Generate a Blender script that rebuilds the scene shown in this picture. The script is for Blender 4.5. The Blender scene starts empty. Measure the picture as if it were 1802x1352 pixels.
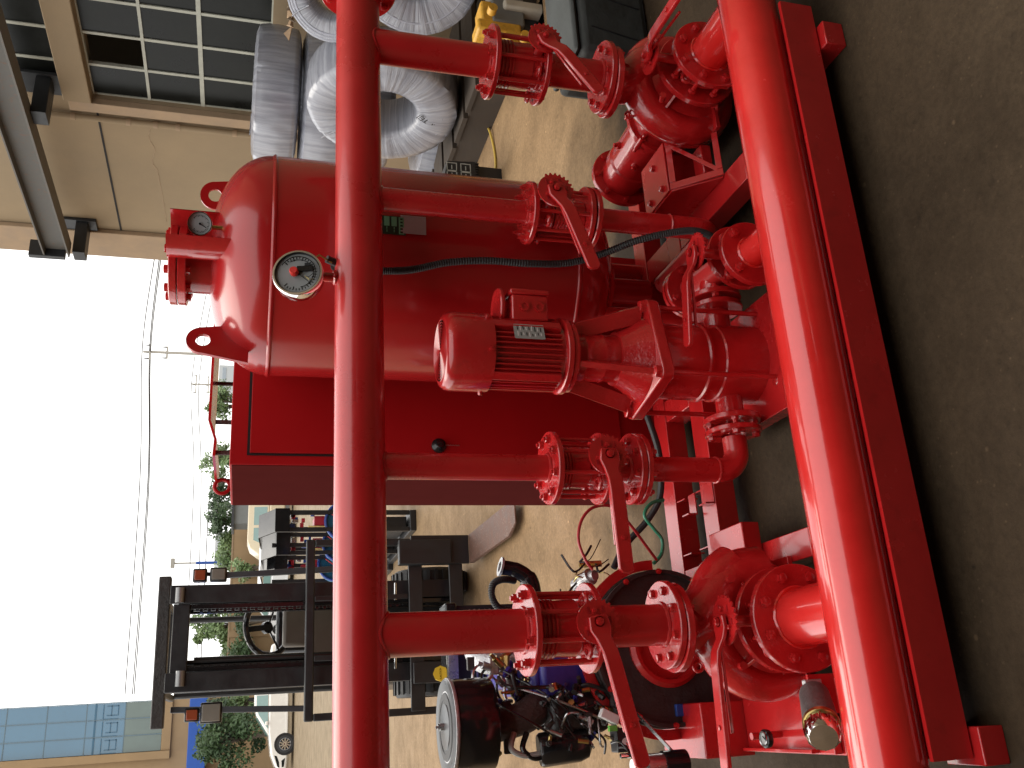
import bpy, bmesh, math, random
from mathutils import Vector, Matrix, noise
random.seed(7)
PI = math.pi
C = bpy.context.scene.collection
SC = bpy.context.scene

# ------------------------------------------------------------------ camera
FPX = 1600.0
PITCH, YAW, ROLL, CAMH = math.radians(15.9), math.radians(20.7), math.radians(2.2), 2.0
_F = Vector((math.sin(YAW)*math.cos(PITCH), math.cos(YAW)*math.cos(PITCH), -math.sin(PITCH)))
_R = Vector((math.cos(YAW), -math.sin(YAW), 0))
_D = _F.cross(_R)
_IX = math.cos(ROLL)*_D + math.sin(ROLL)*_R
_IY = math.sin(ROLL)*_D - math.cos(ROLL)*_R
cam_d = bpy.data.cameras.new("camera"); cam = bpy.data.objects.new("camera", cam_d); C.objects.link(cam)
cam_d.sensor_width = 36; cam_d.lens = FPX/1802*36; cam_d.clip_start = .05; cam_d.clip_end = 2000
m = Matrix.Identity(4)
for i in range(3):
    m[i][0] = _IX[i]; m[i][1] = -_IY[i]; m[i][2] = -_F[i]
m[2][3] = CAMH
cam.matrix_world = m; SC.camera = cam

def at(px, py, Y):
    """point of the photograph's line of sight where it crosses the upright plane y = Y"""
    d = _F + _IX*((px-901)/FPX) + _IY*((py-676)/FPX)
    return Vector((0, 0, CAMH)) + d*(Y/d.y)
def atz(px, py, z):
    d = _F + _IX*((px-901)/FPX) + _IY*((py-676)/FPX)
    return Vector((0, 0, CAMH)) + d*((z-CAMH)/d.z)

# ------------------------------------------------------------------ light
SC.view_settings.view_transform = 'Standard'; SC.view_settings.look = 'None'
SC.view_settings.gamma = 1; SC.view_settings.use_curve_mapping = False
SC.view_settings.exposure = 0.62
SUN_EL, SUN_AZ = math.radians(58), math.radians(-20)      # azimuth from +Y towards +X
w = bpy.data.worlds.new("World"); SC.world = w; w.use_nodes = True
nt = w.node_tree; bg = nt.nodes["Background"]
sky = nt.nodes.new("ShaderNodeTexSky"); sky.sky_type = 'NISHITA'; sky.sun_disc = False
sky.sun_elevation = SUN_EL; sky.sun_rotation = SUN_AZ
sky.dust_density = 4; sky.air_density = 1.0
mixn = nt.nodes.new("ShaderNodeMix"); mixn.data_type = 'RGBA'; mixn.inputs[0].default_value = .92
nt.links.new(sky.outputs[0], mixn.inputs[6]); mixn.inputs[7].default_value = (13.9, 13.8, 13.5, 1)   # even bright overcast cloud
nt.links.new(mixn.outputs[2], bg.inputs[0]); bg.inputs[1].default_value = .1
sd = bpy.data.lights.new("sun", 'SUN'); sd.energy = 1.2; sd.angle = math.radians(45); sd.color = (1, .93, .82)
so = bpy.data.objects.new("sun", sd); C.objects.link(so)
sv = Vector((math.sin(SUN_AZ)*math.cos(SUN_EL), math.cos(SUN_AZ)*math.cos(SUN_EL), math.sin(SUN_EL)))
so.rotation_euler = sv.to_track_quat('Z', 'Y').to_euler(); so.location = (0, 0, 20)

# ------------------------------------------------------------------ materials
MATS = {}
def mat(name, col, rough=.5, metal=0, var=.12, nscale=6, bump=0.0, bscale=60, coat=0, spec=.5, dust=0, dustcol=(.35,.3,.25), wear=0, wearcol=(.1,.08,.06), glass=0):
    if name in MATS: return MATS[name]
    m = bpy.data.materials.new(name); m.use_nodes = True; n = m.node_tree; L = n.links.new
    b = n.nodes["Principled BSDF"]; b.inputs["Metallic"].default_value = metal
    b.inputs["Specular IOR Level"].default_value = spec; b.inputs["Coat Weight"].default_value = coat
    b.inputs["Coat Roughness"].default_value = .08
    tc = n.nodes.new("ShaderNodeTexCoord")
    nz = n.nodes.new("ShaderNodeTexNoise"); nz.inputs["Scale"].default_value = nscale; nz.inputs["Detail"].default_value = 6
    nz.inputs["Roughness"].default_value = .65
    L(tc.outputs["Object"], nz.inputs["Vector"])
    mr = n.nodes.new("ShaderNodeMapRange"); L(nz.outputs[0], mr.inputs[0])
    mr.inputs[1].default_value = .3; mr.inputs[2].default_value = .7
    mr.inputs[3].default_value = 1-var; mr.inputs[4].default_value = 1+var
    mul = n.nodes.new("ShaderNodeVectorMath"); mul.operation = 'SCALE'; mul.inputs[0].default_value = col[:3]
    L(mr.outputs[0], mul.inputs["Scale"]); cout = mul.outputs[0]
    if wear:
        n2 = n.nodes.new("ShaderNodeTexNoise"); n2.inputs["Scale"].default_value = nscale*4.3; n2.inputs["Detail"].default_value = 8
        L(tc.outputs["Object"], n2.inputs["Vector"])
        r2 = n.nodes.new("ShaderNodeMapRange"); L(n2.outputs[0], r2.inputs[0]); r2.inputs[1].default_value = .58; r2.inputs[2].default_value = .7
        r2.inputs[3].default_value = 0; r2.inputs[4].default_value = wear
        mx = n.nodes.new("ShaderNodeMix"); mx.data_type = 'RGBA'; L(r2.outputs[0], mx.inputs[0]); L(cout, mx.inputs[6]); mx.inputs[7].default_value = (*wearcol, 1); cout = mx.outputs[2]
    if dust:
        ge = n.nodes.new("ShaderNodeNewGeometry"); sx = n.nodes.new("ShaderNodeSeparateXYZ"); L(ge.outputs["Normal"], sx.inputs[0])
        r3 = n.nodes.new("ShaderNodeMapRange"); L(sx.outputs[2], r3.inputs[0]); r3.inputs[1].default_value = .2; r3.inputs[3].default_value = 0; r3.inputs[4].default_value = dust
        m3 = n.nodes.new("ShaderNodeMath"); m3.operation = 'MULTIPLY'; L(r3.outputs[0], m3.inputs[0]); L(nz.outputs[0], m3.inputs[1])
        mx = n.nodes.new("ShaderNodeMix"); mx.data_type = 'RGBA'; L(m3.outputs[0], mx.inputs[0]); L(cout, mx.inputs[6]); mx.inputs[7].default_value = (*dustcol, 1); cout = mx.outputs[2]
    L(cout, b.inputs["Base Color"])
    rr = n.nodes.new("ShaderNodeMapRange"); L(nz.outputs[0], rr.inputs[0]); rr.inputs[1].default_value = .3; rr.inputs[2].default_value = .7
    rr.inputs[3].default_value = max(.02, rough*.8); rr.inputs[4].default_value = min(1, rough*1.25); L(rr.outputs[0], b.inputs["Roughness"])
    if bump:
        n4 = n.nodes.new("ShaderNodeTexNoise"); n4.inputs["Scale"].default_value = bscale; n4.inputs["Detail"].default_value = 4
        L(tc.outputs["Object"], n4.inputs["Vector"])
        bp = n.nodes.new("ShaderNodeBump"); bp.inputs["Strength"].default_value = bump; bp.inputs["Distance"].default_value = .01
        L(n4.outputs[0], bp.inputs["Height"]); L(bp.outputs[0], b.inputs["Normal"])
    if glass:
        b.inputs["Transmission Weight"].default_value = glass
    MATS[name] = m; return m

RED   = mat("red_enamel", (.50, .015, .016), .24, var=.10, nscale=5, bump=.05, bscale=35, coat=.7, wear=.25, wearcol=(.25,.01,.01))
REDC  = mat("red_cast",   (.49, .015, .016), .22, var=.12, nscale=9, bump=.22, bscale=70, coat=.8)
REDP  = mat("red_pipe",   (.50, .016, .017), .29, var=.12, nscale=4, bump=.06, bscale=28, coat=.45, dust=.10, dustcol=(.5,.3,.28))
REDN  = mat("red_pipe_lit", (.74, .020, .017), .22, var=.10, nscale=4, bump=.07, bscale=24, coat=1.0, dust=.08, dustcol=(.5,.3,.28))  # brighter copy of the pipe red, extra light put into the colour
REDT  = mat("red_tank",   (.38, .012, .013), .22, var=.07, nscale=2.2, bump=.03, bscale=12, coat=.3)
REDCAB= mat("red_cabinet",(.38, .008, .010), .38, var=.05, nscale=1.5, bump=.03, bscale=200, spec=.22)
MARO  = mat("maroon_side",(.38, .008, .010), .38, var=.05, nscale=1.5, bump=.03, bscale=200, spec=.22)
DRED  = mat("dark_red_end",(.34,.010,.013), .3, var=.1)
BLK   = mat("black_paint", (.014, .015, .017), .42, var=.25, nscale=9, dust=.05)
BLKG  = mat("black_gloss", (.012, .012, .013), .16, var=.2)
RUB   = mat("black_rubber", (.018, .018, .019), .55, var=.2, nscale=30)
CASTB = mat("black_casting", (.035, .031, .030), .5, var=.35, nscale=14, bump=.4, bscale=60)
OILB  = mat("engine_black", (.030, .030, .028), .32, var=.5, nscale=25, bump=.6, bscale=60)
BRN   = mat("rusty_casting", (.065, .038, .034), .6, var=.3, nscale=14, bump=.5, bscale=80)
BLUE  = mat("engine_blue", (.035, .030, .24), .35, var=.2, nscale=12, bump=.2, bscale=60)
BLUE2 = mat("bright_blue", (.015, .06, .30), .4, var=.2)
STEEL = mat("steel", (.55, .55, .55), .28, metal=1, var=.15, nscale=20)
CHR   = mat("chrome", (.75, .74, .73), .08, metal=1, var=.03)
ALU   = mat("aluminium_casting", (.52, .52, .53), .42, metal=.7, var=.2, nscale=30, bump=.4, bscale=120)
BRASS = mat("brass", (.55, .42, .16), .3, metal=1, var=.2)
WHT   = mat("white_plastic", (.75, .75, .74), .4, var=.08)
DIAL  = mat("dial_face", (.30, .31, .31), .35, var=.03)
GREYL = mat("grey_label", (.33, .35, .33), .5, var=.15, nscale=40)
GRNL  = mat("green_label", (.16, .42, .24), .4, var=.1)
DGRN  = mat("dark_green_label", (.012, .035, .018), .4, var=.1)
PNK   = mat("pale_paper", (.40, .36, .37), .6, var=.1)
YEL   = mat("yellow_paint", (.55, .29, .03), .45, var=.25, nscale=14, wear=.5)
YELH  = mat("yellow_hose", (.60, .42, .08), .4, var=.1)
TAN   = mat("tan_plaster", (.30, .205, .115), .9, var=.08, nscale=1.2, bump=.1, bscale=30, spec=.15)
TANW  = mat("workshop_plaster", (.262, .196, .122), .85, spec=.2, var=.10, nscale=1.1, bump=.12, bscale=40, wear=.10, wearcol=(.24,.18,.12))
TAND  = mat("tan_trim", (.30, .21, .13), .8, var=.15, nscale=4)
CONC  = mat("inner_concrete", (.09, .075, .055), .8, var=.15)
GRYB  = mat("grey_slate", (.035, .038, .037), .75, var=.3, nscale=6, bump=.6, bscale=18)
FOLI  = None
AMB   = mat("amber_lens", (.30, .06, .02), .3, var=.05)
LENS  = mat("lamp_lens", (.22, .20, .17), .2, var=.1)
PAINTW= mat("car_paint", (.72, .69, .64), .25, var=.02, coat=.6)
CREAM = mat("cream_paint", (.55, .46, .31), .3, var=.03, coat=.4)
GLSD  = mat("car_glass", (.16, .26, .24), .06, var=.05, spec=.8)
GLSK  = mat("dark_glass", (.010, .011, .010), .3, var=.5, nscale=2, spec=.16)
GLSG = mat("reflection_tinted_glass", (.09,.13,.115), .12, var=.15, nscale=.8, spec=.8)  # reflection painted in as a grey green tint, lowest panes
GLSB  = mat("blue_curtain_glass", (.035, .13, .22), .08, var=.06, nscale=.4, spec=1.0)
BBAND = mat("blue_canopy", (.012, .075, .36), .4, var=.05)
IRON  = mat("weathered_steel_beam", (.095, .088, .076), .6, var=.25, nscale=5, wear=.6, wearcol=(.16,.07,.035))
FRAME = mat("pale_window_frame", (.36, .36, .30), .6, var=.15, nscale=10)
POLE  = mat("concrete_pole", (.40, .38, .34), .8, var=.1)
DARKP = mat("dark_recess", (.012, .010, .010), .9, var=.2)

# ------------------------------------------------------------------ mesh builder
WM = {}
def frame(o, z=(0,0,1), x=None):
    z = Vector(z).normalized()
    if x is None: x = (1,0,0) if abs(z.x) < .9 else (0,1,0)
    x = Vector(x); x = (x - z*x.dot(z)).normalized(); y = z.cross(x)
    m = Matrix((x, y, z)).transposed().to_4x4(); m.translation = Vector(o); return m
def T(x, y=None, z=None):
    return Matrix.Translation((x, y, z) if y is not None else x)
class M:
    def __init__(s): s.v = []; s.f = []
    def add(s, v, f, mx=None):
        b = len(s.v); s.v += [(mx @ Vector(p)) if mx else Vector(p) for p in v]; s.f += [tuple(b+i for i in q) for q in f]; return s
    def box(s, c, d, mx=None):
        x, y, z = d[0]/2, d[1]/2, d[2]/2; c = Vector(c)
        v = [c+Vector((i*x, j*y, k*z)) for i in (-1,1) for j in (-1,1) for k in (-1,1)]
        return s.add(v, [(0,1,3,2),(4,6,7,5),(0,4,5,1),(2,3,7,6),(0,2,6,4),(1,5,7,3)], mx)
    def bb(s, a, b, mx=None):
        return s.box([(a[i]+b[i])/2 for i in range(3)], [abs(b[i]-a[i]) for i in range(3)], mx)
    def beam(s, a, b, w, h, up=(0,0,1)):
        a, b = Vector(a), Vector(b); l = (b-a).length
        fr = frame(a, b-a, Vector(up).cross(b-a) if Vector(up).cross(b-a).length > 1e-4 else (1,0,0))
        return s.box((0,0,l/2), (w,h,l), fr)
    def lathe(s, prof, n=32, mx=None, a0=0, a1=2*PI):
        full = abs(a1-a0-2*PI) < 1e-6; k = n if full else n+1; v = []; f = []
        for r, z in prof:
            for i in range(k):
                a = a0+(a1-a0)*i/n; v.append((r*math.cos(a), r*math.sin(a), z))
        for j in range(len(prof)-1):
            for i in range(n):
                i2 = (i+1) % k; f.append((j*k+i, j*k+i2, (j+1)*k+i2, (j+1)*k+i))
        if full:
            if prof[0][0] > 1e-6 and prof[0] != prof[-1]: f.append(tuple(range(k))[::-1])
            if prof[-1][0] > 1e-6 and prof[0] != prof[-1]: f.append(tuple((len(prof)-1)*k+i for i in range(k)))
        return s.add(v, f, mx)
    def rod(s, a, b, r, r1=None, n=14):
        a, b = Vector(a), Vector(b)
        return s.lathe([(r,0),(r if r1 is None else r1,(b-a).length)], n, frame(a, b-a))
    def tube(s, pts, r, n=10, caps=True, closed=False):
        pts = [Vector(p) for p in pts]; N = len(pts); rs = r if isinstance(r, (list,tuple)) else [r]*N
        t = [(pts[(i+1)%N if closed else min(i+1,N-1)]-pts[(i-1)%N if closed else max(i-1,0)]).normalized() for i in range(N)]
        u = t[0].orthogonal().normalized(); v = []; f = []
        for i in range(N):
            u = (u - t[i]*u.dot(t[i])).normalized(); w_ = t[i].cross(u)
            for k in range(n):
                a = 2*PI*k/n; v.append(pts[i]+(u*math.cos(a)+w_*math.sin(a))*rs[i])
        for i in range(N if closed else N-1):
            j = (i+1) % N
            for k in range(n): f.append((i*n+k, i*n+(k+1)%n, j*n+(k+1)%n, j*n+k))
        if caps and not closed: f.append(tuple(range(n))[::-1]); f.append(tuple((N-1)*n+k for k in range(n)))
        return s.add(v, f)
    def ext(s, poly, z0, z1, mx=None):
        n = len(poly); v = [(p[0],p[1],z0) for p in poly]+[(p[0],p[1],z1) for p in poly]
        f = [tuple(range(n))[::-1], tuple(range(n,2*n))]+[(i,(i+1)%n,n+(i+1)%n,n+i) for i in range(n)]
        return s.add(v, f, mx)
    def mesh(s, name, smooth=35):
        me = bpy.data.meshes.new(name); me.from_pydata([tuple(p) for p in s.v], [], s.f)
        bm = bmesh.new(); bm.from_mesh(me); bmesh.ops.recalc_face_normals(bm, faces=bm.faces); bm.to_mesh(me); bm.free()
        if smooth:
            me.polygons.foreach_set("use_smooth", [True]*len(me.polygons)); me.set_sharp_from_angle(angle=math.radians(smooth))
        return me
    def build(s, name, ma, parent=None, mx=None, bev=0, smooth=35, **tg):
        """verts in world space unless mx (world matrix of the object, verts local to it) is given"""
        pm = WM[parent] if parent else Matrix.Identity(4)
        if mx is None:
            mx = pm.copy()
            if parent is None:
                lo = Vector([min(p[i] for p in s.v) for i in range(3)]); hi = Vector([max(p[i] for p in s.v) for i in range(3)])
                mx = T(Vector(((lo.x+hi.x)/2, (lo.y+hi.y)/2, lo.z)))
            inv = mx.inverted(); s.v = [inv @ p for p in s.v]
        me = s.mesh(name, smooth); me.materials.append(ma)
        return place(name, me, parent, mx, bev, **tg)
def place(name, me, parent, mx, bev=0, **tg):
    o = bpy.data.objects.new(name, me); C.objects.link(o); WM[o] = mx.copy()
    if parent: o.parent = parent; o.matrix_basis = WM[parent].inverted() @ mx
    else: o.matrix_basis = mx
    if bev:
        b = o.modifiers.new("bevel", 'BEVEL'); b.width = bev; b.segments = 2; b.limit_method = 'ANGLE'; b.angle_limit = math.radians(40); b.harden_normals = False
    tag(o, **tg); return o
def tag(o, label=None, cat=None, group=None, kind=None):
    if label: o["label"] = label
    if cat: o["category"] = cat
    if group: o["group"] = group
    if kind: o["kind"] = kind
def thing(name, label, cat, loc, group=None):
    o = bpy.data.objects.new(name, None); C.objects.link(o); o.location = loc; o.empty_display_size = .1
    WM[o] = T(Vector(loc)); tag(o, label, cat, group); return o
def smoothpts(pts, k=6):
    pts = [Vector(p) for p in pts]; out = []
    for i in range(len(pts)-1):
        p0, p1, p2, p3 = pts[max(i-1,0)], pts[i], pts[i+1], pts[min(i+2,len(pts)-1)]
        for j in range(k):
            t = j/k; out.append(.5*((2*p1)+(p2-p0)*t+(2*p0-5*p1+4*p2-p3)*t*t+(3*p1-p0-3*p2+p3)*t**3))
    out.append(pts[-1]); return out
def arc(c, r, a0, a1, u, v, n=12):
    c, u, v = Vector(c), Vector(u), Vector(v)
    return [c+(u*math.cos(a0+(a1-a0)*i/n)+v*math.sin(a0+(a1-a0)*i/n))*r for i in range(n+1)]
def text(body, size, ma, parent, mx, ext=.0006, name="lettering"):
    cu = bpy.data.curves.new(name, 'FONT'); cu.body = body; cu.size = size; cu.extrude = ext
    cu.align_x = 'CENTER'; cu.align_y = 'CENTER'; cu.materials.append(ma)
    tmp = bpy.data.objects.new("tmp", cu); C.objects.link(tmp); dg = bpy.context.evaluated_depsgraph_get(); dg.update()
    me = bpy.data.meshes.new_from_object(tmp.evaluated_get(dg)); bpy.data.objects.remove(tmp); me.materials.clear(); me.materials.append(ma)
    return place(name, me, parent, mx)

# cached small hardware
MC = {}
def bolt_mesh(r, l, tail):
    k = ('b', r, l, tail)
    if k not in MC:
        m = M()
        hexa = lambda rr: [(rr*math.cos(PI/3*i), rr*math.sin(PI/3*i)) for i in range(6)]
        m.lathe([(r*1.95,-.0005),(r*1.95,.0025)], 12)
        m.ext(hexa(r*1.75), .0025, r*1.3+.0025); m.lathe([(r*1.4, r*1.3+.0025),(r*1.1, r*1.45+.0025)], 10)
        if l: m.lathe([(r,-l),(r,0)], 10); m.ext(hexa(r*1.75), -l, -l+r*1.5)
        if tail: m.lathe([(r,-l-tail),(r,-l)], 10)
        MC[k] = m.mesh("bolt"); MC[k].materials.append(REDC)
    return MC[k]
def flange(parent, o, axis, R, r, t, nb=8, bolts=True, blen=.0, tail=.0, br=.0085, ph=.5, ma=None, xref=None, name="flange", pcd=.79):
    """ring flange: o is the face the bolt heads sit on, axis points out of that face"""
    fr = frame(o, axis, xref)
    c = .003
    m = M().lathe([(r,-t),(R-c,-t),(R,-t+c),(R,-c),(R-c,0),(r*1.0,0),(r,-t)], 48)
    f = m.build(name, ma or REDC, parent, fr)
    if bolts:
        me = bolt_mesh(br, blen, tail)
        for i in range(nb):
            a = 2*PI*(i+ph)/nb
            place("bolt", me, f, fr @ T(R*pcd*math.cos(a), R*pcd*math.sin(a), 0) @ Matrix.Rotation(random.random(), 4, 'Z'))
    return f
def weld(m, o, axis, r, w_=.008):
    fr = frame(o, axis); pts = []
    for i in range(40):
        a = 2*PI*i/40; j = 1+.03*random.random()
        pts.append(fr @ Vector((r*j*math.cos(a), r*j*math.sin(a), .003*random.random())))
    m.tube(pts, w_, 6, closed=True)

def butterfly(o, axis, stem, Rf, r, sep, ldir, L, label, bend=.035, npr=.066, ths=(60, 195), t=.045, handle_w=.050):
    """wafer butterfly valve with toothed plate and lever: o centre, axis pipe axis, stem outward stem direction, ldir lever direction"""
    axis, stem = Vector(axis).normalized(), Vector(stem).normalized()
    th = thing("butterfly_valve", label, "valve", o)
    fr = frame(o, axis, stem); Rb = r*1.35
    m = M().lathe([(r*.9,-t/2),(Rb,-t/2),(Rb,-t/2+.006),(Rb*.95,-t/2+.01),(Rb*.95,t/2-.01),(Rb,t/2-.006),(Rb,t/2),(r*.9,t/2),(r*.9,-t/2)], 40)
    m.rod((Rb*.9,0,0), (sep-.012,0,0), .021, .017, 16); m.rod((-Rb*.9,0,0), (-Rb-.03,0,0), .024, .018, 14)
    m.lathe([(.0,0),(.034,0),(.034,.008),(.0,.008)], 20, frame((sep-.02,0,0),(1,0,0)))
    m.build("valve_body", REDC, th, fr, bev=.0015)
    for s_ in (-1, 1):       # cast ears that hook round the tie rods
        for q in (-1, 1):
            e = M(); cx, cy = Rf*.79*math.cos(PI/4*q+ (PI if s_ < 0 else 0)), Rf*.79*math.sin(PI/4*q+(PI if s_ < 0 else 0))
            e.tube([(cx+.017*math.cos(a), cy+.017*math.sin(a), 0) for a in [2*PI*i/14 for i in range(14)]], .0085, 8, closed=True)
            e.rod((cx*.80, cy*.80, 0), (cx*.92, cy*.92, 0), .011)
            e.build("lug", REDC, th, fr)
    # toothed quadrant plate, normal = stem
    ld = Vector(ldir); ld = (ld - stem*ld.dot(stem)).normalized()
    fp = frame(Vector(o)+stem*sep, stem, ld)      # local x = lever direction
    poly = []; n = 96
    for i in range(n):
        d = 360*i/n; R_ = npr
        if ths[0] <= d <= ths[1]: R_ = npr*(1.0 if i % 4 in (0, 1) else 1.13)
        a = math.radians(d); poly.append((R_*math.cos(a), R_*math.sin(a)))
    pl = M().ext(poly, -.003, .003).build("notch_plate", REDC, th, fp)
    for d in (35, 85, 140, 205, 300):
        a = math.radians(d); M().box((npr*.68*math.cos(a), npr*.68*math.sin(a), .0036), (.020,.007,.002), None).build("slot", DRED, pl, fp)
    for d in (60, 180, 285):
        a = math.radians(d); place("bolt", bolt_mesh(.005, 0, 0), pl, fp @ T(npr*.55*math.cos(a), npr*.55*math.sin(a), .003))
    # lever: channel handle with boss, cranked outward
    hw = handle_w; y0 = .008
    prof = [(-.02,0),(.02,0),(.05,.004),(.09,bend*.8),(.13,bend),(L-.012,bend+.01),(L,bend+.01)]
    v = []; f = []
    for i, (x, z) in enumerate(prof):
        hwid = (.6*hw if i == 0 else .72*hw if i == 1 else .5*hw if i < len(prof)-1 else .28*hw)
        for (yy, zz) in ((-hwid, y0+z), (hwid, y0+z), (hwid, y0+z+.016), (-hwid, y0+z+.016)): v.append((x, yy, zz))
    k = len(prof)
    for i in range(k-1):
        for j in range(4): f.append((i*4+j, i*4+(j+1)%4, (i+1)*4+(j+1)%4, (i+1)*4+j))
    f += [(0,1,2,3)[::-1], tuple((k-1)*4+j for j in range(4))]
    lv = M().add(v, f).build("lever", RED, th, fp, bev=.0045)
    M().lathe([(.0,.004),(.021,.004),(.021,.02),(.017,.024),(0,.024)], 20).build("boss", REDC, lv, fp)
    place("bolt", bolt_mesh(.007, 0, 0), lv, fp @ T(0,0,.024))
    place("bolt", bolt_mesh(.005, 0, 0), lv, fp @ T(L*.72, 0, bend+.026))
    M().box((L*.45, -.011, bend*.55), (L*.62, .008, .010)).build("trigger", REDC, lv, fp, bev=.002)
    return th

def check_valve(o, axis, R, r, z0, z1, nb, Rf, label, rod_tail=.02):
    """wafer check valve, held by long tie rods between two flanges"""
    th = thing("check_valve", label, "valve", o); fr = frame(o, axis); h = z1-z0
    p = [(r*.8,z0),(R,z0),(R,z0+h*.12)]
    for k in range(4):
        a = z0+h*(.5+.1*k); p += [(R*.97,a),(R*1.035,a+.003),(R*1.035,a+.009),(R*.97,a+.012)]
    p += [(R,z1-.004),(R,z1),(r*.8,z1),(r*.8,z0)]
    M().lathe(p, 40).build("valve_body", REDC, th, fr)
    return th
def tie_rods(th, o, axis, Rf, nb, z0, z1, r=.0085, ph=.5, pcd=.79):
    fr = frame(o, axis)
    me = MC.get(('t', r, z0, z1))
    if me is None:
        m = M().lathe([(r,z0),(r,z1)], 12); hexa = [(r*1.75*math.cos(PI/3*i), r*1.75*math.sin(PI/3*i)) for i in range(6)]
        m.ext(hexa, z0+.008, z0+.008+r*1.4); m.ext(hexa, z1-.008-r*1.4, z1-.008)
        me = m.mesh("tie_rod"); me.materials.append(REDC); MC[('t', r, z0, z1)] = me
    for i in range(nb):
        a = 2*PI*(i+ph)/nb; place("tie_rod", me, th, fr @ T(Rf*pcd*math.cos(a), Rf*pcd*math.sin(a), 0))

# ================================================================== SETTING
def noise_mat_ground():
    m = bpy.data.materials.new("concrete_floor"); m.use_nodes = True; n = m.node_tree; L = n.links.new; b = n.nodes["Principled BSDF"]
    tc = n.nodes.new("ShaderNodeTexCoord")
    def nz(s, d=6, r=.6):
        q = n.nodes.new("ShaderNodeTexNoise"); q.inputs["Scale"].default_value = s; q.inputs["Detail"].default_value = d; q.inputs["Roughness"].default_value = r
        L(tc.outputs["Object"], q.inputs["Vector"]); return q
    def ramp(src, a, b_, c0, c1):
        q = n.nodes.new("ShaderNodeMapRange"); L(src, q.inputs[0]); q.inputs[1].default_value = a; q.inputs[2].default_value = b_; q.inputs[3].default_value = c0; q.inputs[4].default_value = c1; return q.outputs[0]
    def mix(f, c0, c1):
        q = n.nodes.new("ShaderNodeMix"); q.data_type = 'RGBA'
        if isinstance(f, float): q.inputs[0].default_value = f
        else: L(f, q.inputs[0])
        for i, c in ((6, c0), (7, c1)):
            if isinstance(c, tuple): q.inputs[i].default_value = (*c, 1)
            else: L(c, q.inputs[i])
        return q.outputs[2]
    big, mid, fine, spot, edge = nz(.45, 5), nz(2.3, 8, .7), nz(38, 6, .75), nz(11, 3), nz(1.3, 6, .6)
    sx = n.nodes.new("ShaderNodeSeparateXYZ"); L(tc.outputs["Object"], sx.inputs[0])
    def mth(op, a, b_):
        q = n.nodes.new("ShaderNodeMath"); q.operation = op
        for i_, v_ in ((0, a), (1, b_)):
            if isinstance(v_, (int, float)): q.inputs[i_].default_value = v_
            else: L(v_, q.inputs[i_])
        return q.outputs[0]
    # near floor darkened in colour for its shade, ragged edge to the yard
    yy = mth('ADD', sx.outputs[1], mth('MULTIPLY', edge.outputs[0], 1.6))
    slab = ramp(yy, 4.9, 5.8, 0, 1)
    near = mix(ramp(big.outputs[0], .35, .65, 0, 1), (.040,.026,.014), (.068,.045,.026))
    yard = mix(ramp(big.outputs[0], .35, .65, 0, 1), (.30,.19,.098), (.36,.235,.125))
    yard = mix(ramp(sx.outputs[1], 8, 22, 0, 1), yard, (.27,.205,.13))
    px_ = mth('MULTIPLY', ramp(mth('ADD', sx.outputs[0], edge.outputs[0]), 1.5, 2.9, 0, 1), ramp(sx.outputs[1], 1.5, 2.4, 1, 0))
    near = mix(px_, near, (.085,.060,.037))  # light falloff painted in: near floor paler towards the right
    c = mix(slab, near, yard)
    def dark(f, k):
        q = n.nodes.new("ShaderNodeVectorMath"); q.operation = 'SCALE'; L(c, q.inputs[0]); L(ramp(f, 0, 1, 1, k), q.inputs["Scale"]); return q.outputs[0]
    c = dark(ramp(mid.outputs[0], .42, .72, 0, 1), .62)
    c = dark(ramp(fine.outputs[0], .35, .70, 0, 1), .62)
    c = dark(ramp(spot.outputs[0], .64, .72, 0, 1), .70)
    v = n.nodes.new("ShaderNodeTexVoronoi"); v.inputs["Scale"].default_value = 7; L(tc.outputs["Object"], v.inputs["Vector"])
    c = dark(ramp(v.outputs["Distance"], .035, .075, 1, 0), 2.0)
    v3 = n.nodes.new("ShaderNodeTexVoronoi"); v3.inputs["Scale"].default_value = 23; L(tc.outputs["Object"], v3.inputs["Vector"])
    c = dark(ramp(v3.outputs["Distance"], .06, .12, 1, 0), 1.6)
    v2 = n.nodes.new("ShaderNodeTexVoronoi"); v2.inputs["Scale"].default_value = 4.3; L(tc.outputs["Object"], v2.inputs["Vector"])
    c = dark(ramp(v2.outputs["Distance"], .015, .05, 1, 0), .45)
    b.inputs["Specular IOR Level"].default_value = .12
    L(c, b.inputs["Base Color"]); L(ramp(mid.outputs[0], .3, .7, .5, .78), b.inputs["Roughness"])
    ad = n.nodes.new("ShaderNodeMath"); ad.operation = 'ADD'; L(fine.outputs[0], ad.inputs[0]); L(mid.outputs[0], ad.inputs[1])
    bp = n.nodes.new("ShaderNodeBump"); bp.inputs["Strength"].default_value = .6; bp.inputs["Distance"].default_value = .006
    L(ad.outputs[0], bp.inputs["Height"]); L(bp.outputs[0], b.inputs["Normal"]); return m
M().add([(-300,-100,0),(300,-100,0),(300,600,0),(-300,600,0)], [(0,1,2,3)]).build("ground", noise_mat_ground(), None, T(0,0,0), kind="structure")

# workshop wall on the right, runs almost along Y
WA = math.radians(3.7); WD = 7.5
WN = Vector((math.cos(WA), math.sin(WA), 0)); WT = Vector((-math.sin(WA), math.cos(WA), 0))
def wall_hit(px, py, off=0.0):
    d = _F + _IX*((px-901)/FPX) + _IY*((py-676)/FPX); t = (WD-off)/d.dot(WN); p = Vector((0,0,CAMH))+d*t
    return p.dot(WT), p.z                      # coordinate along wall, height
fw = Matrix((WT, Vector((0,0,1)), WN)).transposed().to_4x4(); fw.translation = WN*WD   # x along wall, y up, z into wall
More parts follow.
